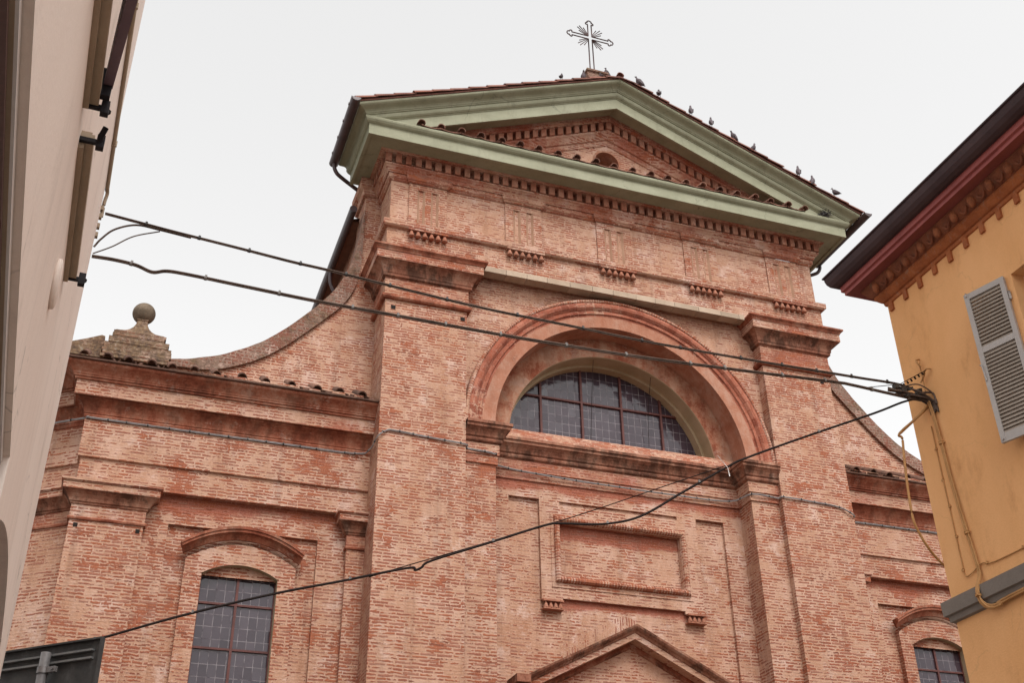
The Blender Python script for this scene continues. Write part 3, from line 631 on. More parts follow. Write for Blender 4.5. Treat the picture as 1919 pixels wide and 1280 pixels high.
# ---- shoulder blocks behind the pediment, nave, nave roof and its gutters
for sg in (-1, 1):
    b = MB()
    x0, x1 = (-5.49, -5.14) if sg < 0 else (5.14, 5.49)
    pth = [(-5.49, 1.75), (-5.49, .93), (-5.14, .93)] if sg < 0 else [(5.14, .93), (5.49, .93), (5.49, 1.75)]
    b.sweep([(0, 12), (0, 17.55), (.06, 17.56), (.08, 17.7), (.15, 17.75), (.15, 17.97)], pth); b.build('shoulder_wall', 'brick', church)
b = MB(); b.box(-5.42, 5.42, 1.75, 26, 9, 17.28); b.face([(-5.42, 1.3, 17), (5.42, 1.3, 17), (5.42, 1.3, 18.4), (0, 1.3, 20.6), (-5.42, 1.3, 18.4)])
nv = b.build('nave_wall', 'brick_red', church)
b = MB()
for sg in (-1, 1):
    b.face([(sg*5.68, 1.5, 17.30), (0, 1.5, 19.6), (0, 26, 19.6), (sg*5.68, 26, 17.30)]); b.face([(sg*5.68, 1.5, 17.24), (sg*5.3, 1.5, 17.3), (sg*5.3, 26, 17.3), (sg*5.68, 26, 17.24)])
b.build('nave_roof', 'tile_old', church)
for sg in (-1, 1):
    gt = MB(); gt.tube([(sg*5.73, 1.0, 17.22), (sg*5.73, 26, 17.22)], .085, 12); ng = gt.build('gutter', 'gutter', church)
    if sg < 0:
        dp = MB(); dp.tube(wobble_curve([(-5.73, 3.4, 17.12), (-5.71, 3.4, 16.8), (-5.58, 3.4, 16.5), (-5.53, 3.4, 16.2), (-5.53, 3.4, 13)]), .045, 8); dp.build('downpipe', 'gutter', ng)

# ---- curved side walls (volutes) with weathered coping
vo = [(-9.35, 12.70), (-8.87, 12.76), (-8.39, 12.89), (-7.90, 13.10), (-7.41, 13.40), (-6.93, 13.83), (-6.53, 14.28), (-6.26, 14.60), (-5.98, 15.03), (-5.75, 15.58), (-5.62, 16.15), (-5.55, 16.65), (-5.50, 17.15)]
vi = [(-9.35, 12.55), (-8.87, 12.60), (-8.35, 12.62), (-7.90, 12.76), (-7.38, 13.04), (-6.89, 13.44), (-6.40, 13.95), (-6.06, 14.33), (-5.83, 14.62), (-5.62, 15.05), (-5.52, 15.6), (-5.5, 16.2), (-5.49, 16.9)]
def curve2(pl): return [(p.x, p.z) for p in wobble_curve([(x, 0, z) for x, z in pl], 5)]
VO, VI = curve2(vo), curve2(vi)
b = MB()
for (o0, o1, i0, i1) in zip(VO[:-1], VO[1:], VI[:-1], VI[1:]):
    b.face([(i0[0], .93, 12.0), (i1[0], .93, 12.0), (i1[0], .93, i1[1]), (i0[0], .93, i0[1])])
    b.face([(i1[0], 1.45, 12.0), (i0[0], 1.45, 12.0), (o0[0], 1.45, o0[1]), (o1[0], 1.45, o1[1])])
vw = b.build('volute_wall', 'brick', church)
b = MB(); random.seed(5)
for k, (o0, o1, i0, i1) in enumerate(zip(VO[:-1], VO[1:], VI[:-1], VI[1:])):
    j0, j1 = (mnoise.noise((o0[0]*4, 0, o0[1]*4))*.022, mnoise.noise((o1[0]*4, 0, o1[1]*4))*.022)
    yf = .86
    b.face([(i0[0], yf, i0[1]), (i1[0], yf, i1[1]), (o1[0], yf, o1[1]+j1), (o0[0], yf, o0[1]+j0)], [(i0[1], k*.13), (i1[1], k*.13+.13), (o1[1], k*.13+.13), (o0[1], k*.13)] if 0 else None)
    b.face([(o0[0], yf, o0[1]+j0), (o1[0], yf, o1[1]+j1), (o1[0], 1.45, o1[1]+j1), (o0[0], 1.45, o0[1]+j0)])
    b.face([(i1[0], yf, i1[1]), (i0[0], yf, i0[1]), (i0[0], .94, i0[1]), (i1[0], .94, i1[1])])
cp = b.build('coping', 'coping', vw)
vw2 = mirror_obj(vw, church); mirror_obj(cp, vw2)

# ---- lower side wings: wall with sunk panel and arched window, corner pilaster, entablature, tiles
WP = .70
def wing_window_wall(mb):
    cx, hw = -7.30, .655; ztop, zspr = 8.80, 8.60
    Rr = (hw*hw+(ztop-zspr)**2)/(2*(ztop-zspr)); zc = ztop-Rr
    arc = lambda x: zc+math.sqrt(Rr*Rr-(x-cx)**2)
    return cx, hw, arc
for sg in (-1, 1):
    wg = thing('wing', None, None); wg.parent = church
    sgn = lambda pts: pts
    parts = []
    # stepped wall
    cx, hw, arc = wing_window_wall(None)
    X = [-10.243, -9.03, -8.62, -8.26, cx-hw, cx+hw, -6.345, -5.985, -5.475, -5.146]; Z = [0, 4.6, 8.60, 9.44, 9.62, 9.96]
    def wall(x, z):
        if x < -9.03 or x > -5.475: return WP
        if -8.62 < x < -5.985 and z < 9.44:
            if abs(x-cx) < hw and 4.6 < z < 8.60: return None
            if -8.26 < x < -6.345 and 4.6 < z < 8.60: return .775
            return .905
        return .83
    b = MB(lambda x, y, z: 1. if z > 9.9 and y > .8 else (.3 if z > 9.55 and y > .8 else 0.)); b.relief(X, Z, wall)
    # surround above the opening
    nseg = 24
    for i in range(nseg):
        a, c = cx-.955+1.91*i/nseg, cx-.955+1.91*(i+1)/nseg
        oa = lambda x: 8.84+.33*(1-((x-cx)/.955)**2)
        lo = lambda x: arc(x) if abs(x-cx) < hw else 8.60
        b.face([(a, .775, lo(a)), (c, .775, lo(c)), (c, .775, oa(c)), (a, .775, oa(a))])
    for x in (-8.26, -6.345): b.face([(x, .775, 8.6), (x, .91, 8.6), (x, .91, 8.9), (x, .775, 8.9)])
    b.sweep([(0, 0), (0, 9.96)], [(-10.243, 2.0), (-10.243, WP)])
    parts.append((b, 'wing_wall', 'brick', None))
    # canted wall running back on the outer side
    b = MB(); b.sweep([(0, 0), (0, 9.96)], [(-12.6, 2.72), (-10.20, 1.0)]); parts.append((b, 'canted_wall', 'brick_plastered', None))
    wpath = [(-12.6, 2.72), (-10.20, 1.0)]; fpath = [(-10.243, 1.8), (-10.243, WP), (-5.14, WP)]
    kpath = [(-10.243, 1.8), (-10.243, WP), (-9.03, WP), (-9.03, .95)]; lpath = [(-5.475, .95), (-5.475, WP), (-5.14, WP)]
    ringp = [(0, 9.28), (.03, 9.285), (.04, 9.31), (.035, 9.33), (.012, 9.34)]
    neckp = [(.012, 9.34), (.012, 9.555)]
    capp = [(.012, 9.555), (.03, 9.56), (.04, 9.59), (.06, 9.60), (.075, 9.65), (.11, 9.71), (.16, 9.755), (.19, 9.765), (.195, 9.775)]
    facp = [(.195, 9.775), (.195, 9.885), (.21, 9.89), (.235, 9.915), (.235, 9.95), (0, 9.96)]
    for pth in (kpath, lpath, wpath):
        for pr_, nm_, mt_ in ((ringp, 'astragal', 'red_mould'), (capp, 'capital_moulding', 'dark_mould'), (neckp, 'capital_neck', 'brick_red'), (facp, 'abacus', 'brick_cornice')):
            b = MB(); b.sweep(pr_, pth); parts.append((b, nm_, mt_, None))
    for pth, off in ((fpath, 0), (wpath, 0)):
        b = MB(); b.sweep([(-.16, 9.958), (.012, 9.962), (.012, 10.43), (.06, 10.44), (.065, 11.17)], pth); parts.append((b, 'wing_architrave', 'brick_plastered' if off else 'brick', None))
        b = MB(); b.sweep([(.065, 11.17), (.085, 11.18), (.10, 11.215), (.085, 11.245), (.10, 11.255), (.105, 11.31), (.125, 11.37), (.165, 11.43), (.215, 11.47), (.235, 11.475), (.235, 11.505), (.285, 11.508)], pth); parts.append((b, 'wing_cove', 'red_mould', None))
        b = MB(); b.sweep([(.285, 11.508), (.31, 11.508), (.31, 11.785)], pth); parts.append((b, 'wing_corona', 'corona', None))
        b = MB(); b.sweep([(.31, 11.785), (.345, 11.79), (.355, 11.815), (.345, 11.83), (.375, 11.835), (.375, 11.86), (.385, 11.865), (.40, 11.90), (.44, 11.945), (.49, 11.985), (.535, 12.015), (.55, 12.04), (.55, 12.065), (0, 12.07)], pth); parts.append((b, 'wing_gutter_moulding', 'red_mould', None))
    # hood over the window
    b = MB(); n = 28; prof = [(-.10, 0), (-.10, .04), (-.06, .07), (-.02, .10), (.0, .14), (.005, .19), (.05, .195), (.055, .22), (.10, .225), (.10, 0)]
    rows = []
    for i in range(n+1):
        x = cx-1.04+2.08*i/n; t = (x-cx)/1.04; zc = 8.99+.36*(1-t*t); sl = -2*.36*t/1.04; nx, nz = -sl/math.hypot(1, sl), 1/math.hypot(1, sl)
        rows.append([(x+nx*h*.6, .775-p*.82, zc+nz*h) for h, p in prof])
    b.grid(rows, False, False); b.face(rows[0]); b.face(rows[-1][::-1]); parts.append((b, 'window_hood', 'red_mould', None))
    # window
    b = MB(); n = 20
    pts = [(cx-hw, 4.6)] + [(cx-hw+2*hw*i/n, arc(cx-hw+2*hw*i/n) if 0 < i < n else 8.60) for i in range(n+1)] + [(cx+hw, 4.6)]
    for a, c in zip(pts[:-1], pts[1:]): b.face([(a[0], .775, a[1]), (a[0], 1.02, a[1]), (c[0], 1.02, c[1]), (c[0], .775, c[1])])
    b.face([(cx-hw, .775, 4.6), (cx+hw, .775, 4.6), (cx+hw, 1.02, 4.6), (cx-hw, 1.02, 4.6)]); parts.append((b, 'window_reveal', 'beige_paint', None))
    b = MB(); b.face([(x, .985, z) for x, z in pts]); parts.append((b, 'window_pane', 'glass_small', 'pane'))
    for q in [(cx-.022, cx+.022, .95, .99, 4.6, 8.79)] + [(cx-hw, cx+hw, .953, .987, zz-.018, zz+.018) for zz in (5.5, 6.45, 7.36, 8.14)] + [(x-.012, x+.012, .955, .984, 4.6, 8.6) for x in (cx-hw+.012, cx+hw-.012)]:
        b = MB(); b.box(*q); parts.append((b, 'glazing_bar', 'muntin', None))
    # roof edge: mortared slope with the hollow ends of the cover tiles showing
    b = MB(); random.seed(21)
    b.face([(-10.75, .17, 12.075), (-5.14, .17, 12.075), (-5.14, .95, 12.57), (-10.75, .95, 12.57)]); b.face([(-10.75, .17, 12.075), (-10.75, .95, 12.57), (-13.5, 3.1, 12.57), (-13.5, 2.5, 12.075)])
    b.face([(-10.75, .95, 12.57), (-5.14, .95, 12.57), (-5.14, 4.8, 13.9), (-10.75, 4.8, 13.9)]); b.face([(-10.75, .95, 12.57), (-10.75, 4.8, 13.9), (-14, 6, 13.9), (-13.5, 3.1, 12.57)])
    parts.append((b, 'wing_roof', 'pedestal', None))
    b = MB(); b.box(-10.78, -5.14, .105, .20, 12.066, 12.10); parts.append((b, 'eaves_board', 'tile_old', None))
    x = -10.5
    while x < -5.2:
        z0 = 12.125+random.uniform(-.008, .008); sk = random.uniform(-.04, .04)
        b = MB(); coppo(b, (x, .085+random.uniform(-.03, .02), z0), (x+sk, .62, 12.455), .088+random.uniform(-.008, .008), .08, th=.02, plug=.22); parts.append((b, 'cover_tile', 'tile_old', None))
        x += .425+random.uniform(-.06, .06)
        if random.random() < .7: xm = x-.21; b = MB(); coppo(b, (xm, .10, 12.135), (xm+sk, .5, 12.36), .07, .06, up=False, th=.02); parts.append((b, 'pan_tile', 'tile_old', None))

    for xx, zz in ((-10.13, 9.19), (-9.115, 9.19)):
        h = MB(); h.box(xx-.035, xx+.035, WP-.012, WP+.05, zz-.035, zz+.03); parts.append((h, 'putlog_hole_shade', 'dark', None))  # solid dark block on the wall face, coloured as a hole's shade
    wn_ = None
    for mb, nm, mt, kd in parts:
        if nm in ('canted_wall',) and sg > 0: continue
        if sg > 0:
            mb.v = [(-x, y, z) for x, y, z in mb.v]; mb.f = [f[::-1] for f in mb.f]; mb.uv = [u[::-1] if u else None for u in mb.uv]
        mb.build(nm, mt, wg)

# ---- door pediment and doorway under the frame
layers = ((( (.34, -.115), (.36, -.10), (.38, -.07), (.42, -.045), (.45, -.01), (.46, .03), (0, .06)), 'dark_mould'),
          (((.10, -.23), (.335, -.225), (.34, -.115)), 'corona'), (((.10, -.30), (.10, -.23)), 'red_mould'), (((.06, -.345), (.085, -.325), (.10, -.30)), 'dark_mould'), (((0, -.47), (.05, -.465), (.06, -.345)), 'corona'))
first = None
for pp, mt_ in layers:
    b = MB()
    for sg in (-1, 1):
        ends = [(sg*2.35, .65-p, 8.225+dz-.505*2.35) for p, dz in pp]; apx = [(0, .65-p, 8.225+dz) for p, dz in pp]
        for k in range(len(pp)-1):
            q = [ends[k], apx[k], apx[k+1], ends[k+1]]; b.face(q if sg < 0 else q[::-1])
    o = b.build('door_pediment' if first is None else 'raking_layer', mt_, first or church); first = first or o
b = MB()
b.sweep([(0, 6.45), (.06, 6.5), (.10, 6.62), (.30, 6.7), (.33, 6.82), (.40, 6.9), (.40, 6.95), (0, 7.0)], [(-2.2, .70), (-2.2, .64), (-1.7, .64), (1.7, .64), (2.2, .64), (2.2, .70)])
for sg in (-1, 1): b.obox((sg*2.30, .38, 7.06), (.13, 0, 0), (0, .26, 0), (0, 0, .07)); b.obox((sg*2.27, .42, 6.95), (.10, 0, 0), (0, .2, 0), (0, 0, .035))
rv = MB()
for sg in (-1, 1):
    q = [(sg*1.35, .7195, 8.29-.505*1.35), (0, .7195, 8.29), (0, .7195, 8.60), (sg*1.35, .7195, 8.55-.505*1.35)]; L_ = 1.5
    if sg < 0: q = [q[0], q[1], q[2], q[3]]
    uv_ = [(0, 0), (0, L_), (.29, L_), (.27, 0)]
    rv.face(q if sg < 0 else q[::-1], uv_ if sg < 0 else uv_[::-1])
rv.build('relieving_course', 'brick', church)
b.build('pediment_cornice', 'dark_mould', first); pe = first
b = MB(); b.face([(-2.1, .60, 6.98), (2.1, .60, 6.98), (0, .60, 7.98)]); b.build('pediment_field', 'corona', pe)
b = MB(); b.box(-1.3, 1.3, .55, .72, 0, 6.4); dr = b.build('door', 'brown_door', church)
b = MB()
for x0, x1 in ((-2.0, -1.32), (1.32, 2.0)): b.box(x0, x1, .45, .70, 0, 6.44)
b.build('door_jamb', 'stone', dr)

# ---- ball finial on the corner of the left wing
fin = thing('ball_finial', 'round stone ball on a mossy stepped brick pedestal above the left wing', 'finial', (-9.64, 1.0, 12.55))
b = MB(); random.seed(31)
for k in range(7):
    hw = .60-(.05 if k > 4 else 0); b.box(-hw+random.uniform(-.03, .02), hw+random.uniform(-.02, .03), -.42+random.uniform(-.012, .012), .42, -.12+k*.064, -.12+(k+1)*.064-.004)
for k in range(3):
    b.box(-.47+random.uniform(-.02, .02), .46+random.uniform(-.02, .02), -.36+random.uniform(-.012, .012), .36, .33+k*.06, .33+(k+1)*.06-.004)
b.build('pedestal', 'pedestal', fin)
b = MB(); n4 = []
for tx, ty, z in ((.45, .34, .50), (.43, .33, .53), (.36, .29, .555), (.27, .24, .595), (.20, .19, .66), (.145, .145, .74), (.11, .11, .83), (.09, .09, .93), (.105, .105, .945), (.105, .105, .965)):
    n4.append([(tx, -ty, z), (tx, ty, z), (-tx, ty, z), (-tx, -ty, z)])
b.grid(n4, False, True); b.build('neck', 'pedestal', fin)
b = MB(); pr_ = [(-1.25, -.1), (-.60, -.1), (-.60, .36), (-.66, .375), (-.90, .26), (-1.25, .11)]
b.face([(x, -.30, z) for x, z in pr_]); b.face([(x, .30, z) for x, z in pr_][::-1])
for (xa, za), (xb, zb_) in zip(pr_, pr_[1:]+pr_[:1]): b.face([(xa, -.30, za), (xa, .30, za), (xb, .30, zb_), (xb, -.30, zb_)])
b.build('parapet', 'pedestal', fin)
b = MB(); b.lathe([(.215*math.cos(-math.pi/2+math.pi*k/16)+.0005, 1.15+.215*math.sin(-math.pi/2+math.pi*k/16)) for k in range(17)], (0, 0, 0), 28)
M['ball'] = plain_mat('lichen_stone', (.10, .072, .048), (.19, .142, .10), .95, 5, 1, (.055, .042, .03), .75, .012)
b.build('ball', 'ball', fin)

# ---- cross on the ridge
cr = thing('roof_cross', 'open iron cross with trefoil ends and ray bundles on the church ridge', 'cross', (-.45, -.45, 21.2))
b = MB()
b.grid([[(s*w, t*dp, z) for s, t in ((-1, -1), (1, -1), (1, 1), (-1, 1))] for w, dp, z in ((.26, .27, -.35), (.25, .26, .12), (.28, .30, .135), (.28, .30, .185), (.1, .08, .20))], False, True)
b.build('pedestal', 'coping', cr)
b = MB(); tr = .0155; cz = 1.55
def crosstube(pts): b.tube(pts, tr, 6)
def trefoil(cx_, cz_, dx, dz):
    """open trefoil end: start and end on the two bars, direction (dx, dz)"""
    ux, uz = dx, dz; vx, vz = -dz, dx; P_ = []
    for u, v in ((0, -.048), (.035, -.05), (.03, -.085), (.055, -.105), (.09, -.085), (.10, -.052), (.13, -.058), (.155, -.03), (.165, 0), (.155, .03), (.13, .058), (.10, .052), (.09, .085), (.055, .105), (.03, .085), (.035, .05), (0, .048)):
        P_.append((cx_+ux*u+vx*v, 0, cz_+uz*u+vz*v))
    return P_
A_, T_ = .45, .42
crosstube(wobble_curve([(-.055, 0, .17), (-.05, 0, cz-.05)], 2)); crosstube([(.055, 0, .17), (.05, 0, cz-.05)])
for dx, dz, L_ in ((1, 0, A_), (-1, 0, A_), (0, 1, T_)):
    vx, vz = -dz, dx
    for s in (-1, 1): crosstube([(dx*.05+vx*s*.05, 0, cz+dz*.05+vz*s*.05), (dx*L_+vx*s*.048, 0, cz+dz*L_+vz*s*.048)])
    crosstube(wobble_curve(trefoil(dx*L_, cz+dz*L_, dx, dz), 3))
b.build('frame', 'cross_iron', cr)
for ax_ in (45, 135, 225, 315):
    b = MB()
    for da, L_ in ((-15, .34), (-5, .43), (5, .43), (15, .34)):
        a = R(ax_+da); b.tube([(math.cos(a)*.10, 0, cz+math.sin(a)*.10), (math.cos(a)*L_, 0, cz+math.sin(a)*L_)], [.009, .013], 5)
    b.build('rays', 'cross_iron', cr)

# ================================================================ PIGEONS
def pigeon_mesh():
    b = MB()
    # body along +x, head up; origin at the feet
    ring = [(-.19, .085, .006, .012), (-.15, .095, .022, .016), (-.10, .105, .040, .032), (-.05, .115, .058, .056), (0, .125, .066, .068), (.05, .145, .062, .070), (.085, .175, .047, .058), (.105, .205, .034, .040), (.118, .235, .028, .03), (.132, .255, .028, .028), (.148, .258, .022, .02), (.158, .253, .010, .010), (.185, .243, .002, .003)]
    n = 12
    b.grid([[(x-.02, math.cos(2*math.pi*k/n)*ry, z-.03+math.sin(2*math.pi*k/n)*rz) for k in range(n)] for x, z, ry, rz in ring], True, True)
    for s in (-1, 1):
        b.grid([[(x-.02, s*(ry+.004), z-.03+dz) for dz in (-h, -h*.3, h*.4, h)] for x, z, ry, h in ((-.16, .105, .02, .008), (-.08, .12, .05, .032), (0, .14, .066, .045), (.055, .155, .058, .028), (.07, .16, .05, .01))], True)
        b.tube([(-.005, s*.028, .06), (.0, s*.03, .0)], .007, 5); b.tube([(-.02, s*.03, .006), (.035, s*.03, .006)], .006, 5)
    return b
pig0 = pigeon_mesh().build('pigeon', 'pigeon')
for v in pig0.data.vertices: v.co *= .80
pig = [(-1.50, -.985, 45, 'round-breasted pigeon farthest left along the roof edge, left of the cross', .85),
       (-.93, -.97, -100, 'pigeon hunched just left of the cross pedestal', 1.05),
       (-.24, -.62, 150, 'pigeon standing tall on top of the cross pedestal', 1.15),
       (-.48, -.93, 100, 'small pigeon tucked in front of the cross pedestal', .75),
       (.44, -.985, 170, 'pigeon crouching just right of the roof peak', 1.15),
       (1.0, -.985, 60, 'second pigeon down the right roof slope from the peak', 1.1),
       (1.80, -.985, 70, 'third pigeon down the right roof slope, upright with its head high', 1.1),
       (2.31, -.985, 75, 'slim pigeon fourth down the right roof slope, upright beside its lower neighbour', 1.05),
       (2.86, -.985, 190, 'pigeon leaning right in the middle of the right roof slope', 1.05),
       (3.44, -.985, 10, 'pigeon sitting low, alone below the middle of the right roof slope', 1.1),
       (4.56, -.985, 65, 'upper of two upright pigeons close together near the bottom of the right roof slope', 1.15),
       (4.96, -.985, 35, 'lower of two upright pigeons close together near the bottom of the right roof slope', 1.1),
       (5.48, -.985, 120, 'plump pigeon lowest on the right roof slope, nearest the gutter', 1.1)]
for i, (x, y, rz, lab, sc) in enumerate(pig):
    o = pig0 if i == 0 else pig0.copy()
    if i: COL.objects.link(o)
    z = zr(x)+.140 if i != 2 else 21.385
    if i == 3: z = zr(x)+.13
    o.location = (x, y, z); o.rotation_euler = (0, R(-42 if i in (2, 6, 7, 10, 11) else -24), R(rz)); o.scale = (sc, sc, sc)
    tag(o, lab, 'pigeon', 'pigeons on the church roof')
# nest of twigs on the cornice, right end
b = MB(); random.seed(9)
for k in range(46):
    a = random.uniform(0, 6.28); r_ = random.uniform(.02, .16); p0 = Vector((math.cos(a)*r_, math.sin(a)*r_*.5, random.uniform(0, .10)))
    d_ = Vector((random.uniform(-1, 1), random.uniform(-.6, .6), random.uniform(-.5, .6))).normalized()*random.uniform(.06, .14); b.tube([p0-d_, p0+d_], .006, 4)
ns = b.build('bird_nest', 'nest', None, (5.28, -.76, 18.42)); tag(ns, 'scruffy twig nest wedged in the right corner of the green cornice', 'nest')

# ================================================================ LEFT HOUSE
lh = thing('cream_house', 'cream rendered house at the left edge with window sills and aubergine shutter', 'house', (-10.1, -9, 0), R(2))
b = MB()
# street face (local x = 0), openings: doorway y -9.5..-4.55 z<3.98 ; arched opening y -3.4..-1.25
W = []
def yz(y0, y1, z0, z1, x=0.): b.face([(x, y0, z0), (x, y1, z0), (x, y1, z1), (x, y0, z1)])
yz(-11.5, -9.5, 0, 14.5); yz(-9.5, -4.55, 4.0, 14.5); yz(-4.55, -4.25, 0, 14.5); yz(-.35, 0, 0, 14.5)
ay, aw, arise, asp = -2.30, 1.95, .36, 3.80
n = 24; zar = lambda y: asp+arise*(1-((y-ay)/aw)**2)
for i in range(n):
    y0, y1 = ay-aw+2*aw*i/n, ay-aw+2*aw*(i+1)/n; z0, z1 = zar(y0), zar(y1)
    b.face([(0, y0, z0), (0, y1, z1), (0, y1, 14.5), (0, y0, 14.5)]); b.face([(0, y0, z0), (-.35, y0, z0), (-.35, y1, z1), (0, y1, z1)])
for yy in (ay-aw, ay+aw): b.face([(0, yy, 0), (-.35, yy, 0), (-.35, yy, asp), (0, yy, asp)])
b.face([(0, -9.5, 4.0), (0, -4.55, 4.0), (-.62, -4.55, 4.0), (-.62, -9.5, 4.0)]); b.face([(0, -4.55, 0), (-.62, -4.55, 0), (-.62, -4.55, 4.0), (0, -4.55, 4.0)]); b.face([(0, -9.5, 0), (-.62, -9.5, 0), (-.62, -9.5, 4.0), (0, -9.5, 4.0)])
b.face([(0, 0, 0), (-9, 0, 0), (-9, 0, 14.5), (0, 0, 14.5)])
b.face([(0, 0, 14.5), (-9, 0, 14.5), (-9, -11.5, 14.5), (0, -11.5, 14.5)])
b.face([(0, -11.5, 0), (-9, -11.5, 0), (-9, -11.5, 14.5), (0, -11.5, 14.5)]); b.build('house_wall', 'cream', lh)
b = MB(); b.box(-.40, -.34, -4.24, -.36, 0, 4.3); b.build('arch_door', 'brown_door', lh)
b = MB(); b.box(-.62, -.056, -9.5, -4.56, 3.93, 3.985); b.box(-.62, -.56, -9.5, -4.56, 0, 3.899); dd = b.build('shop_door', 'brown_door', lh)
b = MB(); b.box(-.0555, -.042, -9.5, -4.56, 3.95, 3.99); b.build('door_frame', 'sillstone', dd)
b = MB(); b.box(-.0415, -.031, -9.49, -4.56, 3.955, 3.995); b.build('door_trim', 'white', dd)
def sill(y0, y1, z):
    s = MB(); s.box(-.05, .028, y0, y1, z, z+.035); s.box(-.05, .072, y0-.0, y1, z+.036, z+.10); s.box(-.05, .055, y0+.02, y1-.02, z+.101, z+.13)
    return s
sill(-8.2, -5.18, 5.66).build('window_sill', 'sillstone', lh)
sill(-4.87, -3.53, 5.655).build('window_sill', 'sillstone', lh)
def catch(y, flip=1):
    s = MB(); s.box(-.01, .115, y-.012, y+.012, 5.685, 5.71); s.box(.085, .125, y-.02, y+.02, 5.66, 5.74); s.tube([(.10, y, 5.70), (.105, y+.05*flip, 5.71), (.12, y+.075*flip, 5.75)], .016, 6)
    return s
for yy, fl in ((-5.165, 1), (-4.885, -1), (-3.515, 1)): catch(yy, fl).build('shutter_catch', 'iron', lh)
# aubergine shutter leaf above the nearer sill, standing slightly off the wall
s = MB()
def leafbox(u0, u1, t0, t1, z0, z1):
    # u along the wall (local y), t off the wall; leaf swings out a little at its near end
    p = lambda u, t, z: (.072+t+(-5.2-u)*.085, u, z)
    q = [[p(u, t, z) for z in (z0, z1)] for u in (u0, u1) for t in (t0, t1)]
    f_ = lambda a, c: (q[a][0], q[c][0], q[c][1], q[a][1])
    for a, c in ((0, 2), (2, 3), (3, 1), (1, 0)): s.face(list(f_(a, c)))
    s.face([q[0][0], q[2][0], q[3][0], q[1][0]]); s.face([q[0][1], q[2][1], q[3][1], q[1][1]])
leafbox(-6.6, -5.22, 0, .022, 5.79, 7.9)
leafbox(-6.6, -5.22, .022, .048, 5.79, 5.92); leafbox(-6.6, -5.22, .022, .048, 7.78, 7.9); leafbox(-5.32, -5.22, .022, .048, 5.921, 7.779)
sh = s.build('shutter', 'purple', lh)
s = MB(); s.tube(wobble_curve([(.14, -5.5, 6.60), (.185, -5.5, 6.61), (.21, -5.5, 6.66), (.21, -5.5, 6.84), (.185, -5.5, 6.88), (.14, -5.5, 6.89)], 4), .008, 6); s.build('handle', 'iron', sh)
s = MB(); s.box(.06, .118, -5.245, -5.205, 5.72, 5.90); s.build('hinge', 'iron', sh)
s = MB(); s.lathe([(0, 0), (.14, 0), (.14, .02), (.12, .03), (0, .032)], (0, 0, 0), 28)
vc = s.build('vent_cover', 'cream', lh, (0.0, -4.33, 5.13)); vc.rotation_euler = (0, R(90), 0)
s = MB(); s.tube([(.022, -8.5, 9.03), (.022, .02, 9.03)], .02, 8); s.tube(wobble_curve([(.022, -.05, 9.03), (.03, .03, 9.0), (.02, .045, 8.9), (.02, .045, 8.72)], 5), .018, 8)
for yy in (-2.6, -.75): s.box(-.005, .05, yy-.012, yy+.012, 9.0, 9.06)
s.build('conduit', 'cable_ochre' if 0 else 'sillstone', lh)
s = MB()
for zz in (8.45, 8.56, 8.68, 8.78): s.box(-.03, .025, .0, .05, zz, zz+.05)
s.tube([(-.02, .04, 8.4), (-.02, .04, 8.9)], .012, 6); s.build('wall_bracket', 'sillstone', lh)

# ================================================================ RIGHT HOUSE
rx = -.65
rh = thing('ochre_house', 'ochre yellow house at the right with dark red eaves and grey shutter', 'house', (rx, -9, 0))
b = MB()
def yz2(y0, y1, z0, z1): b.face([(0, y1, z0), (0, y0, z0), (0, y0, z1), (0, y1, z1)])
wy0, wy1, wz0, wz1 = -3.12, -2.015, 6.93, 8.72
yz2(wy1, 0, 0, 9.66); yz2(-10, wy0, 0, 9.66); yz2(wy0, wy1, 0, wz0); yz2(wy0, wy1, wz1, 9.66)
for yy in (wy0, wy1): b.face([(0, yy, wz0), (.22, yy, wz0), (.22, yy, wz1), (0, yy, wz1)])
for zz in (wz0, wz1): b.face([(0, wy0, zz), (0, wy1, zz), (.22, wy1, zz), (.22, wy0, zz)])
b.face([(0, 0, 0), (12, 0, 0), (12, 0, 9.66), (0, 0, 9.66)]); b.face([(0, -10, 0), (12, -10, 0), (12, -10, 9.9), (0, -10, 9.9)])
b.build('house_wall', 'ochre', rh)
wd = MB(); wd.box(.17, .21, wy0, wy1, wz0, wz1); wo_ = wd.build('window', 'white', rh)
wd = MB(); wd.face([(.165, wy0+.08, wz0+.08), (.165, wy1-.08, wz0+.08), (.165, wy1-.08, wz1-.08), (.165, wy0+.08, wz1-.08)]); wd.build('pane', 'glass_small', wo_)
b = MB(); spath = [(12, 0), (0, 0), (0, -10)]
# outward is on the right-hand side of the path
b.sweep([(0, 5.43), (.045, 5.44), (.05, 5.50), (.085, 5.51), (.09, 5.665), (0, 5.70)], spath); b.build('string_course', 'grey_stone', rh)
b = MB(); b.sweep([(0, 9.54), (.02, 9.545), (.03, 9.58), (.02, 9.59), (.045, 9.60), (.07, 9.625), (.10, 9.665), (.105, 9.70)], spath); b.build('eaves_moulding', 'terracotta', rh)
b = MB(); b.sweep([(.105, 9.70), (.12, 9.705), (.15, 9.74), (.19, 9.80), (.205, 9.83), (.205, 9.85)], spath); orn = b.build('ornament_band', 'terracotta_dark', rh)
for i in range(50):
    y = -.06-i*.155; b = MB()
    if i % 2 == 0: b.lathe([(0.001, -.08), (.02, -.074), (.042, -.04), (.05, .01), (.045, .05), (.03, .075), (0.001, .08)], (0, 0, 0), 10); b.build('egg_ornament', 'terracotta_mid', orn, (-.172, y, 9.755))
    else: b.tube(wobble_curve([(.015, -.055, .055), (.01, -.05, -.005), (.025, 0, -.05), (.01, .05, -.005), (.015, .055, .055)], 4), .016, 6); b.build('leaf_ornament', 'terracotta_dark', orn, (-.175, y, 9.755))
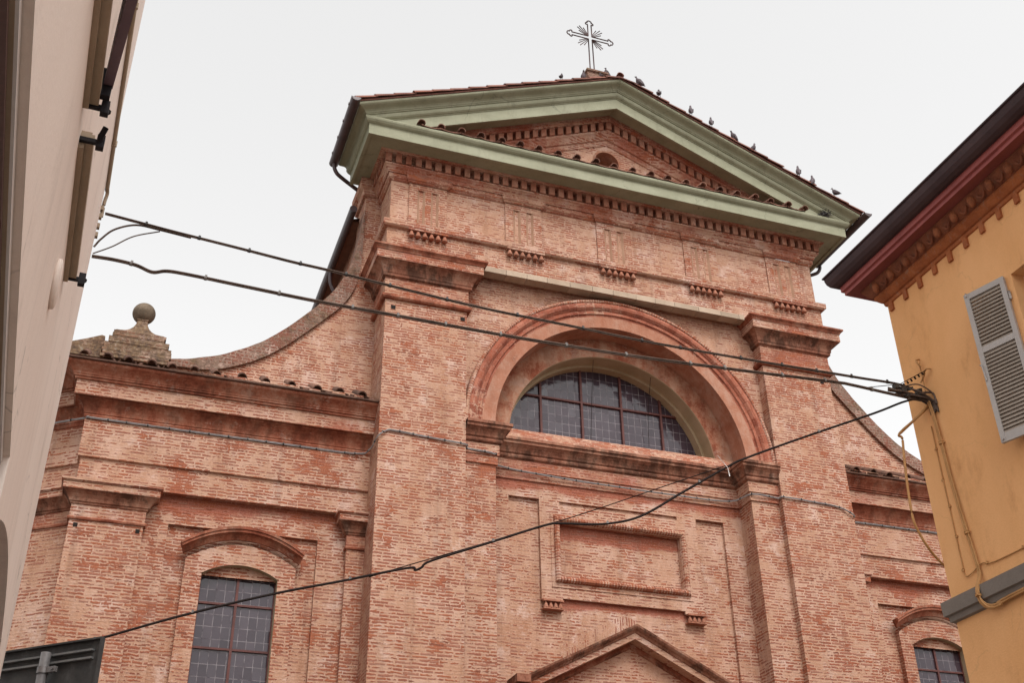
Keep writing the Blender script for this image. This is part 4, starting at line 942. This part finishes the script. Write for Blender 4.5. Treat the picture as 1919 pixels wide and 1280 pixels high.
for i in range(34):
    y = -.085-i*.288; jz = random.uniform(-.01, .01); b = MB(); b.box(-.028, .0, -.035, .035, -.13+jz, .005); b.build('dentil', 'terracotta', rh, (0, y, 9.55))
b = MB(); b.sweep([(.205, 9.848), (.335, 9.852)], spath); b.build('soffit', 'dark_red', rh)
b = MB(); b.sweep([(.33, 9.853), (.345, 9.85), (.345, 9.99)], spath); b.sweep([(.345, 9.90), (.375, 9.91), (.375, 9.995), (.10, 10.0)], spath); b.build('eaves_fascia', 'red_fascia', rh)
b = MB(); b.sweep([(.375, 9.995), (.38, 9.985), (.42, 9.99), (.46, 10.02), (.49, 10.07), (.505, 10.13), (.505, 10.165), (.525, 10.17), (.525, 10.19), (.30, 10.2)], spath, True); b.build('gutter', 'dark_gutter', rh)
b = MB(); b.face([(-.45, -10, 10.19), (-.45, .45, 10.19), (6, -5.2, 12.6), (6, -10, 12.6)]); b.face([(-.45, .45, 10.19), (12, .45, 10.19), (6, -5.2, 12.6)]); b.build('roof', 'tile', rh)
# louvred shutter, opened wide
hx, hy, fx, fy = -.675, -10.93, -.825, -10.46
sh = thing('shutter', None, None, (hx, hy, 6.89)); sh.parent = rh; sh.location = (hx-rx, hy+9, 6.89)
L = math.hypot(fx-hx, fy-hy); sh.rotation_euler.z = math.atan2(fy-hy, fx-hx); H = 8.74-6.89
b = MB(); b.box(0, .055, -.02, .02, 0, H); b.box(L-.055, L, -.02, .02, 0, H)
for z0, z1 in ((0, .10), (H*.60-.035, H*.60+.035), (H-.07, H)): b.box(.056, L-.056, -.018, .018, z0, z1)
b.build('frame', 'shutter_grey', sh)
b = MB()
for z0, z1 in ((.10, H*.60-.035), (H*.60+.035, H-.07)):
    nn = int((z1-z0)/.043)
    for i in range(nn):
        zc = z0+(i+.5)*(z1-z0)/nn; b.obox(((.055+L-.055)/2, 0, zc), ((L-.112)/2, 0, 0), (0, .013, -.027), (0, .003, .0015))
b.build('louvre', 'slat', sh)
b = MB(); b.box(L-.03, L+.012, -.03, .0, H*.47, H*.52); b.tube([(L-.02, .03, H*.40), (L-.01, .035, H*.5), (L+.01, .03, H*.51)], .008, 5); b.tube([(L-.03, .02, H+.01), (L-.03, .03, H-.04)], .01, 5); b.tube([(L-.03, -.03, .04), (L-.03, .04, .03)], .012, 5)
for zz in (.25, H-.25): b.tube([(-.015, 0, zz-.05), (-.015, 0, zz+.05)], .014, 6)
b.build('latch', 'shutter_grey', sh)

# ================================================================ CABLES
def cable(name, label, pts, r, mat, strands=1, ties=0., tie_mat='tie', cat='cable', off=.02, n=7, tie_r=None, sub=8, group=None):
    t = thing(name, label, cat, pts[0], group=group); base = Vector(pts[0])
    P = [p-base for p in wobble_curve(pts, sub)]
    b = MB()
    for s in range(strands):
        a = 2*math.pi*s/max(strands, 1)+.6; Q = []
        for i, p in enumerate(P):
            w = mnoise.noise((p.x*1.3+s*7.1, p.y*1.3, p.z+s*3.3))*.35
            Q.append(p+Vector((0, math.cos(a+w), math.sin(a+w)))*(off if strands > 1 else 0))
        b.tube(Q, r*(1 if s else 1.15), n)
    b.build('strand', mat, t)
    if ties:
        acc = 0; nxt = ties*.6; tm = None
        for i in range(1, len(P)):
            acc += (P[i]-P[i-1]).length
            if acc > nxt:
                nxt += ties*random.uniform(.7, 1.3); dd_ = (P[i]-P[i-1]).normalized()
                if tm is None:
                    m_ = MB(); rr = tie_r or (off+r*1.35); m_.tube([(-.014, 0, 0), (.014, 0, 0)], rr, 8); m_.box(-.01, .012, -.006, .006, rr*.8, rr+.014)
                    tm = m_.build('cable_tie', tie_mat, t); o_ = tm
                else: o_ = tm.copy(); COL.objects.link(o_); o_.parent = t
                o_.location = P[i]; o_.rotation_euler = dd_.to_track_quat('X', 'Z').to_euler()
    return t
random.seed(4)
C1 = [(-10.046, -9.05, 8.699), (-9.693, -9.061, 8.657), (-9.314, -9.072, 8.612), (-8.764, -9.089, 8.554), (-8.19, -9.106, 8.491), (-7.803, -9.118, 8.46), (-6.922, -9.144, 8.371), (-6.121, -9.168, 8.30), (-5.103, -9.199, 8.25), (-4.3, -9.22, 8.21), (-3.344, -9.252, 8.187), (-2.326, -9.282, 8.179), (-1.566, -9.305, 8.175), (-.976, -9.323, 8.166), (-.66, -9.33, 8.06)]
cable('overhead_cable', 'upper brown cable bundle strung from the cream house to the ochre house', C1, .0068, 'cable', 3, .62, off=.0100, group='cables between the two houses')
C2 = [(-10.088, -9.0, 8.204), (-9.874, -9.008, 8.202), (-9.67, -9.015, 8.179), (-9.51, -9.02, 8.128), (-9.38, -9.025, 8.165), (-9.184, -9.032, 8.165), (-8.606, -9.052, 8.127), (-7.905, -9.077, 8.085), (-7.13, -9.104, 8.06), (-6.444, -9.128, 8.036), (-5.739, -9.153, 8.015), (-4.859, -9.184, 8.004), (-4.104, -9.211, 8.007), (-3.022, -9.249, 8.035), (-1.922, -9.288, 8.068), (-1.642, -9.298, 8.062), (-.975, -9.321, 8.01), (-.66, -9.33, 8.0)]
cable('overhead_cable', 'lower thick brown cable pair with grey clips, kinked near the cream house', C2, .0095, 'cable', 3, .6, 'tie_grey', off=.0105, group='cables between the two houses')
cable('feeder_loop', 'double brown cable looping up from the cream house corner to the upper bundle', [(-10.088, -9, 8.319), (-10.035, -9.002, 8.427), (-9.931, -9.006, 8.56), (-9.741, -9.012, 8.655), (-9.514, -9.02, 8.645), (-9.2, -9.05, 8.60)], .009, 'cable', 2, off=.016)
cable('feeder_loop', 'single thin brown wire slanting up below the double feeder loop', [(-10.084, -9, 8.237), (-9.923, -9.006, 8.353), (-9.745, -9.012, 8.513), (-9.506, -9.021, 8.625)], .006, 'cable')
C3 = [(-10.204, -6.547, 4.876), (-10.018, -6.600, 4.946), (-9.369, -6.787, 5.148), (-8.661, -6.990, 5.375), (-7.752, -7.252, 5.62), (-7.121, -7.433, 5.755), (-6.458, -7.623, 5.904), (-6.390, -7.641, 5.880), (-6.322, -7.662, 5.911), (-6.216, -7.693, 5.99), (-5.586, -7.874, 6.212), (-5.043, -8.030, 6.402), (-4.874, -8.079, 6.425), (-4.436, -8.205, 6.425), (-4.033, -8.320, 6.519), (-3.550, -8.459, 6.815), (-3.053, -8.602, 7.12), (-2.804, -8.673, 7.250), (-2.047, -8.891, 7.554), (-1.269, -9.115, 7.853), (-.901, -9.221, 8.010), (-.66, -9.30, 8.06)]
cable('overhead_cable', 'black cable sagging low and climbing to the right across the church front', C3, .0105, 'cable_black', 2, 1.3, 'tie_grey', off=.007, tie_r=.016, group='cables between the two houses')
cable('messenger_wire', 'thin taut wire above the sagging black cable', [(-6.85, -7.51, 5.80), (-6.458, -7.623, 5.935), (-4.873, -8.079, 6.460), (-3.538, -8.463, 6.963), (-3.052, -8.602, 7.146)], .005, 'cable_black')
b = MB(); b.tube([(-3.133, -8.585, 7.271), (-3.044, -8.625, 7.113), (-3.028, -8.62, 7.01)], [.003, .004, .007], 5)
tag(b.build('wire_splint', 'white'), 'short white tie sticking up from the sagging black cable', 'cable tie')
# knot of cables at the ochre house
kt = thing('cable_knot', 'tangled black knot of cables and clamps hung on the ochre wall', 'cable knot', (-.66, -9.33, 8.04))
b = MB(); random.seed(8)
for k in range(14):
    a = Vector((random.uniform(-.55, -.25), random.uniform(-.03, .03), random.uniform(-.03, .10))); e = Vector((-.0, random.uniform(-.12, .02), random.uniform(-.10, .02)))
    m_ = (a+e)/2+Vector((0, random.uniform(-.05, .05), random.uniform(.0, .07))); b.tube(wobble_curve([a, m_, e, e+Vector((-.01, -.04, -.16))], 5), random.uniform(.008, .013), 6)
b.build('strands', 'cable', kt)
b = MB()
for k in range(16):
    c = Vector((random.uniform(-.42, -.06), random.uniform(-.06, .03), random.uniform(-.03, .10))); b.obox(c, (random.uniform(.015, .035), 0, .01), (0, random.uniform(.015, .03), .005), (0, 0, random.uniform(.012, .025)))
b.build('clamps', 'tie', kt)
b = MB(); b.tube(wobble_curve([(.0, -.02, .52), (-.05, -.02, .50), (-.05, -.04, .44), (-.02, -.05, .40)], 4), .012, 6); b.tube([(-.02, -.03, .46), (-.02, -.03, .08)], .008, 6)
b.tube(wobble_curve([(0, -.18, .30), (-.04, -.16, .31), (-.05, -.12, .30), (-.03, -.08, .27), (-.04, -.0, .20)], 4), .010, 6)
b.build('wall_hook', 'cable_ochre', kt)
b = MB(); b.tube([(-.04, -.14, .30), (-.30, .06, .17), (-.75, .1, .07)], .005, 5)
for k in range(6): b.tube([(-.06-.035*k, -.10+.03*k, .275-.02*k), (-.072-.035*k, -.09+.03*k, .268-.02*k)], .018, 6)
b.build('stay_wire', 'cable_black', kt)
cable('wall_cable', 'bundle of ochre painted cables running down the yellow wall and round the grey string course', [(-.675, -9.36, 8.0), (-.68, -9.40, 7.75), (-.675, -9.42, 7.3), (-.675, -9.435, 6.96), (-.675, -9.47, 6.5), (-.675, -9.53, 5.95), (-.68, -9.535, 5.78), (-.755, -9.54, 5.62), (-.76, -9.55, 5.50), (-.72, -9.60, 5.42), (-.70, -9.75, 5.40), (-.70, -10.1, 5.43), (-.70, -13.5, 5.50)], .011, 'cable_ochre', 4, .95, 'cable_ochre', off=.017)
cable('wall_cable', 'thin ochre wire clipped to the yellow wall left of the thick bundle', [(-.66, -9.30, 7.68), (-.66, -9.295, 6.9), (-.66, -9.296, 6.04), (-.66, -9.29, 5.90), (-.67, -9.34, 5.84), (-.665, -9.45, 5.86), (-.665, -9.6, 5.90), (-.66, -9.9, 5.85), (-.66, -11.5, 5.86)], .006, 'cable_ochre', 1, .35, 'cable_ochre', off=0, tie_r=.012)
cable('drop_cable', 'loose ochre cable hanging in a long curve off the corner of the yellow house', [(-.70, -9.36, 7.93), (-.76, -9.25, 7.83), (-.90, -9.1, 7.70), (-.94, -9.05, 7.64), (-.90, -9.05, 7.60), (-.93, -9.05, 7.35), (-.965, -9.05, 7.0), (-.985, -9.05, 6.6), (-.93, -9.04, 6.42), (-.84, -9.02, 6.28), (-.72, -8.98, 6.18), (-.60, -8.95, 6.1)], .013, 'cable_ochre', 1)
b = MB(); b.tube([(-.66, -9.34, 7.93), (-.93, -9.06, 7.66)], .016, 6)
tag(b.build('bracket_arm', 'cable_ochre'), 'ochre painted arm angling from the yellow wall towards the corner', 'bracket')
# cable along the church front
FC = [(-11.6, 1.60, 11.16), (-10.79, 1.00, 11.165), (-10.26, .62, 11.165), (-10.15, .605, 11.165), (-8.5, .61, 11.16), (-6.8, .61, 11.16), (-5.45, .60, 11.16), (-5.22, .35, 11.17), (-5.17, -.03, 11.27), (-5.0, -.03, 11.42), (-4.85, -.03, 11.44), (-4.2, -.03, 11.40), (-3.45, -.03, 11.36), (-3.40, .08, 11.34), (-2.8, .09, 11.30), (-2.6, .5, 11.27), (-1.2, .555, 11.21), (0, .555, 11.19), (1.2, .555, 11.18), (2.5, .54, 11.20), (2.78, .085, 11.21), (3.40, .08, 11.20), (3.46, -.03, 11.19), (4.2, -.03, 11.17), (4.8, -.03, 11.13), (5.12, -.04, 10.98), (5.20, .2, 11.0), (5.35, .6, 11.12), (5.7, .61, 11.15), (7, .61, 11.15), (10, .61, 11.15)]
cable('facade_cable', 'grey clipped cable running across the church front and both wings', FC, .0085, 'cable_grey', 3, .33, 'tie', off=.010, sub=5, tie_r=.019)

# ================================================================ ROAD SIGN seen from behind
sg_ = thing('road_sign', 'dark back of a rectangular road sign on a galvanised post, lower left', 'sign', (-9.80, -8.52, 0))
A = Vector((-9.372, -8.4, 0)); B_ = Vector((-10.15, -7.71, 0)); o0 = Vector((-9.80, -8.52, 0))
du = (B_-A).normalized(); dn = Vector((du.y, -du.x, 0))
if dn.y > 0: dn = -dn
Lp = 1.25; zt, zb = 4.679, 3.3
def sbox(mb, u0, u1, n0, n1, z0, z1):
    c = A+du*(u0+u1)/2+dn*(n0+n1)/2-o0; mb.obox((c.x, c.y, (z0+z1)/2), du*(u1-u0)/2, dn*(n1-n0)/2, (0, 0, (z1-z0)/2))
b = MB(); sbox(b, 0, Lp, -.014, .0, zb, zt); sbox(b, 0, Lp, .0005, .035, zt-.016, zt); sbox(b, 0, .014, .0005, .035, zb, zt-.0161); b.build('panel', 'signback', sg_)
for zz in (4.585, 4.515, 3.65, 3.58):
    b = MB(); sbox(b, .08, Lp, .001, .035, zz-.018, zz); b.build('rail', 'rail', sg_)
pc = A+du*.54+dn*.085-o0
b = MB(); b.lathe([(.044, 0), (.044, 4.585), (.001, 4.587)], (pc.x, pc.y, 0), 16); b.build('post', 'galv', sg_)
b = MB(); b.lathe([(.052, 4.40), (.052, 4.455)], (pc.x, pc.y, 0), 16); c = pc-du*.095
b.obox((c.x, c.y, 4.428), du*.05, dn*.016, (0, 0, .024)); b.tube([(c.x-du.x*.02, c.y-du.y*.02, 4.428), (c.x-du.x*.02+dn.x*.03, c.y-du.y*.02+dn.y*.03, 4.428)], .014, 6); b.build('clamp', 'galv', sg_)
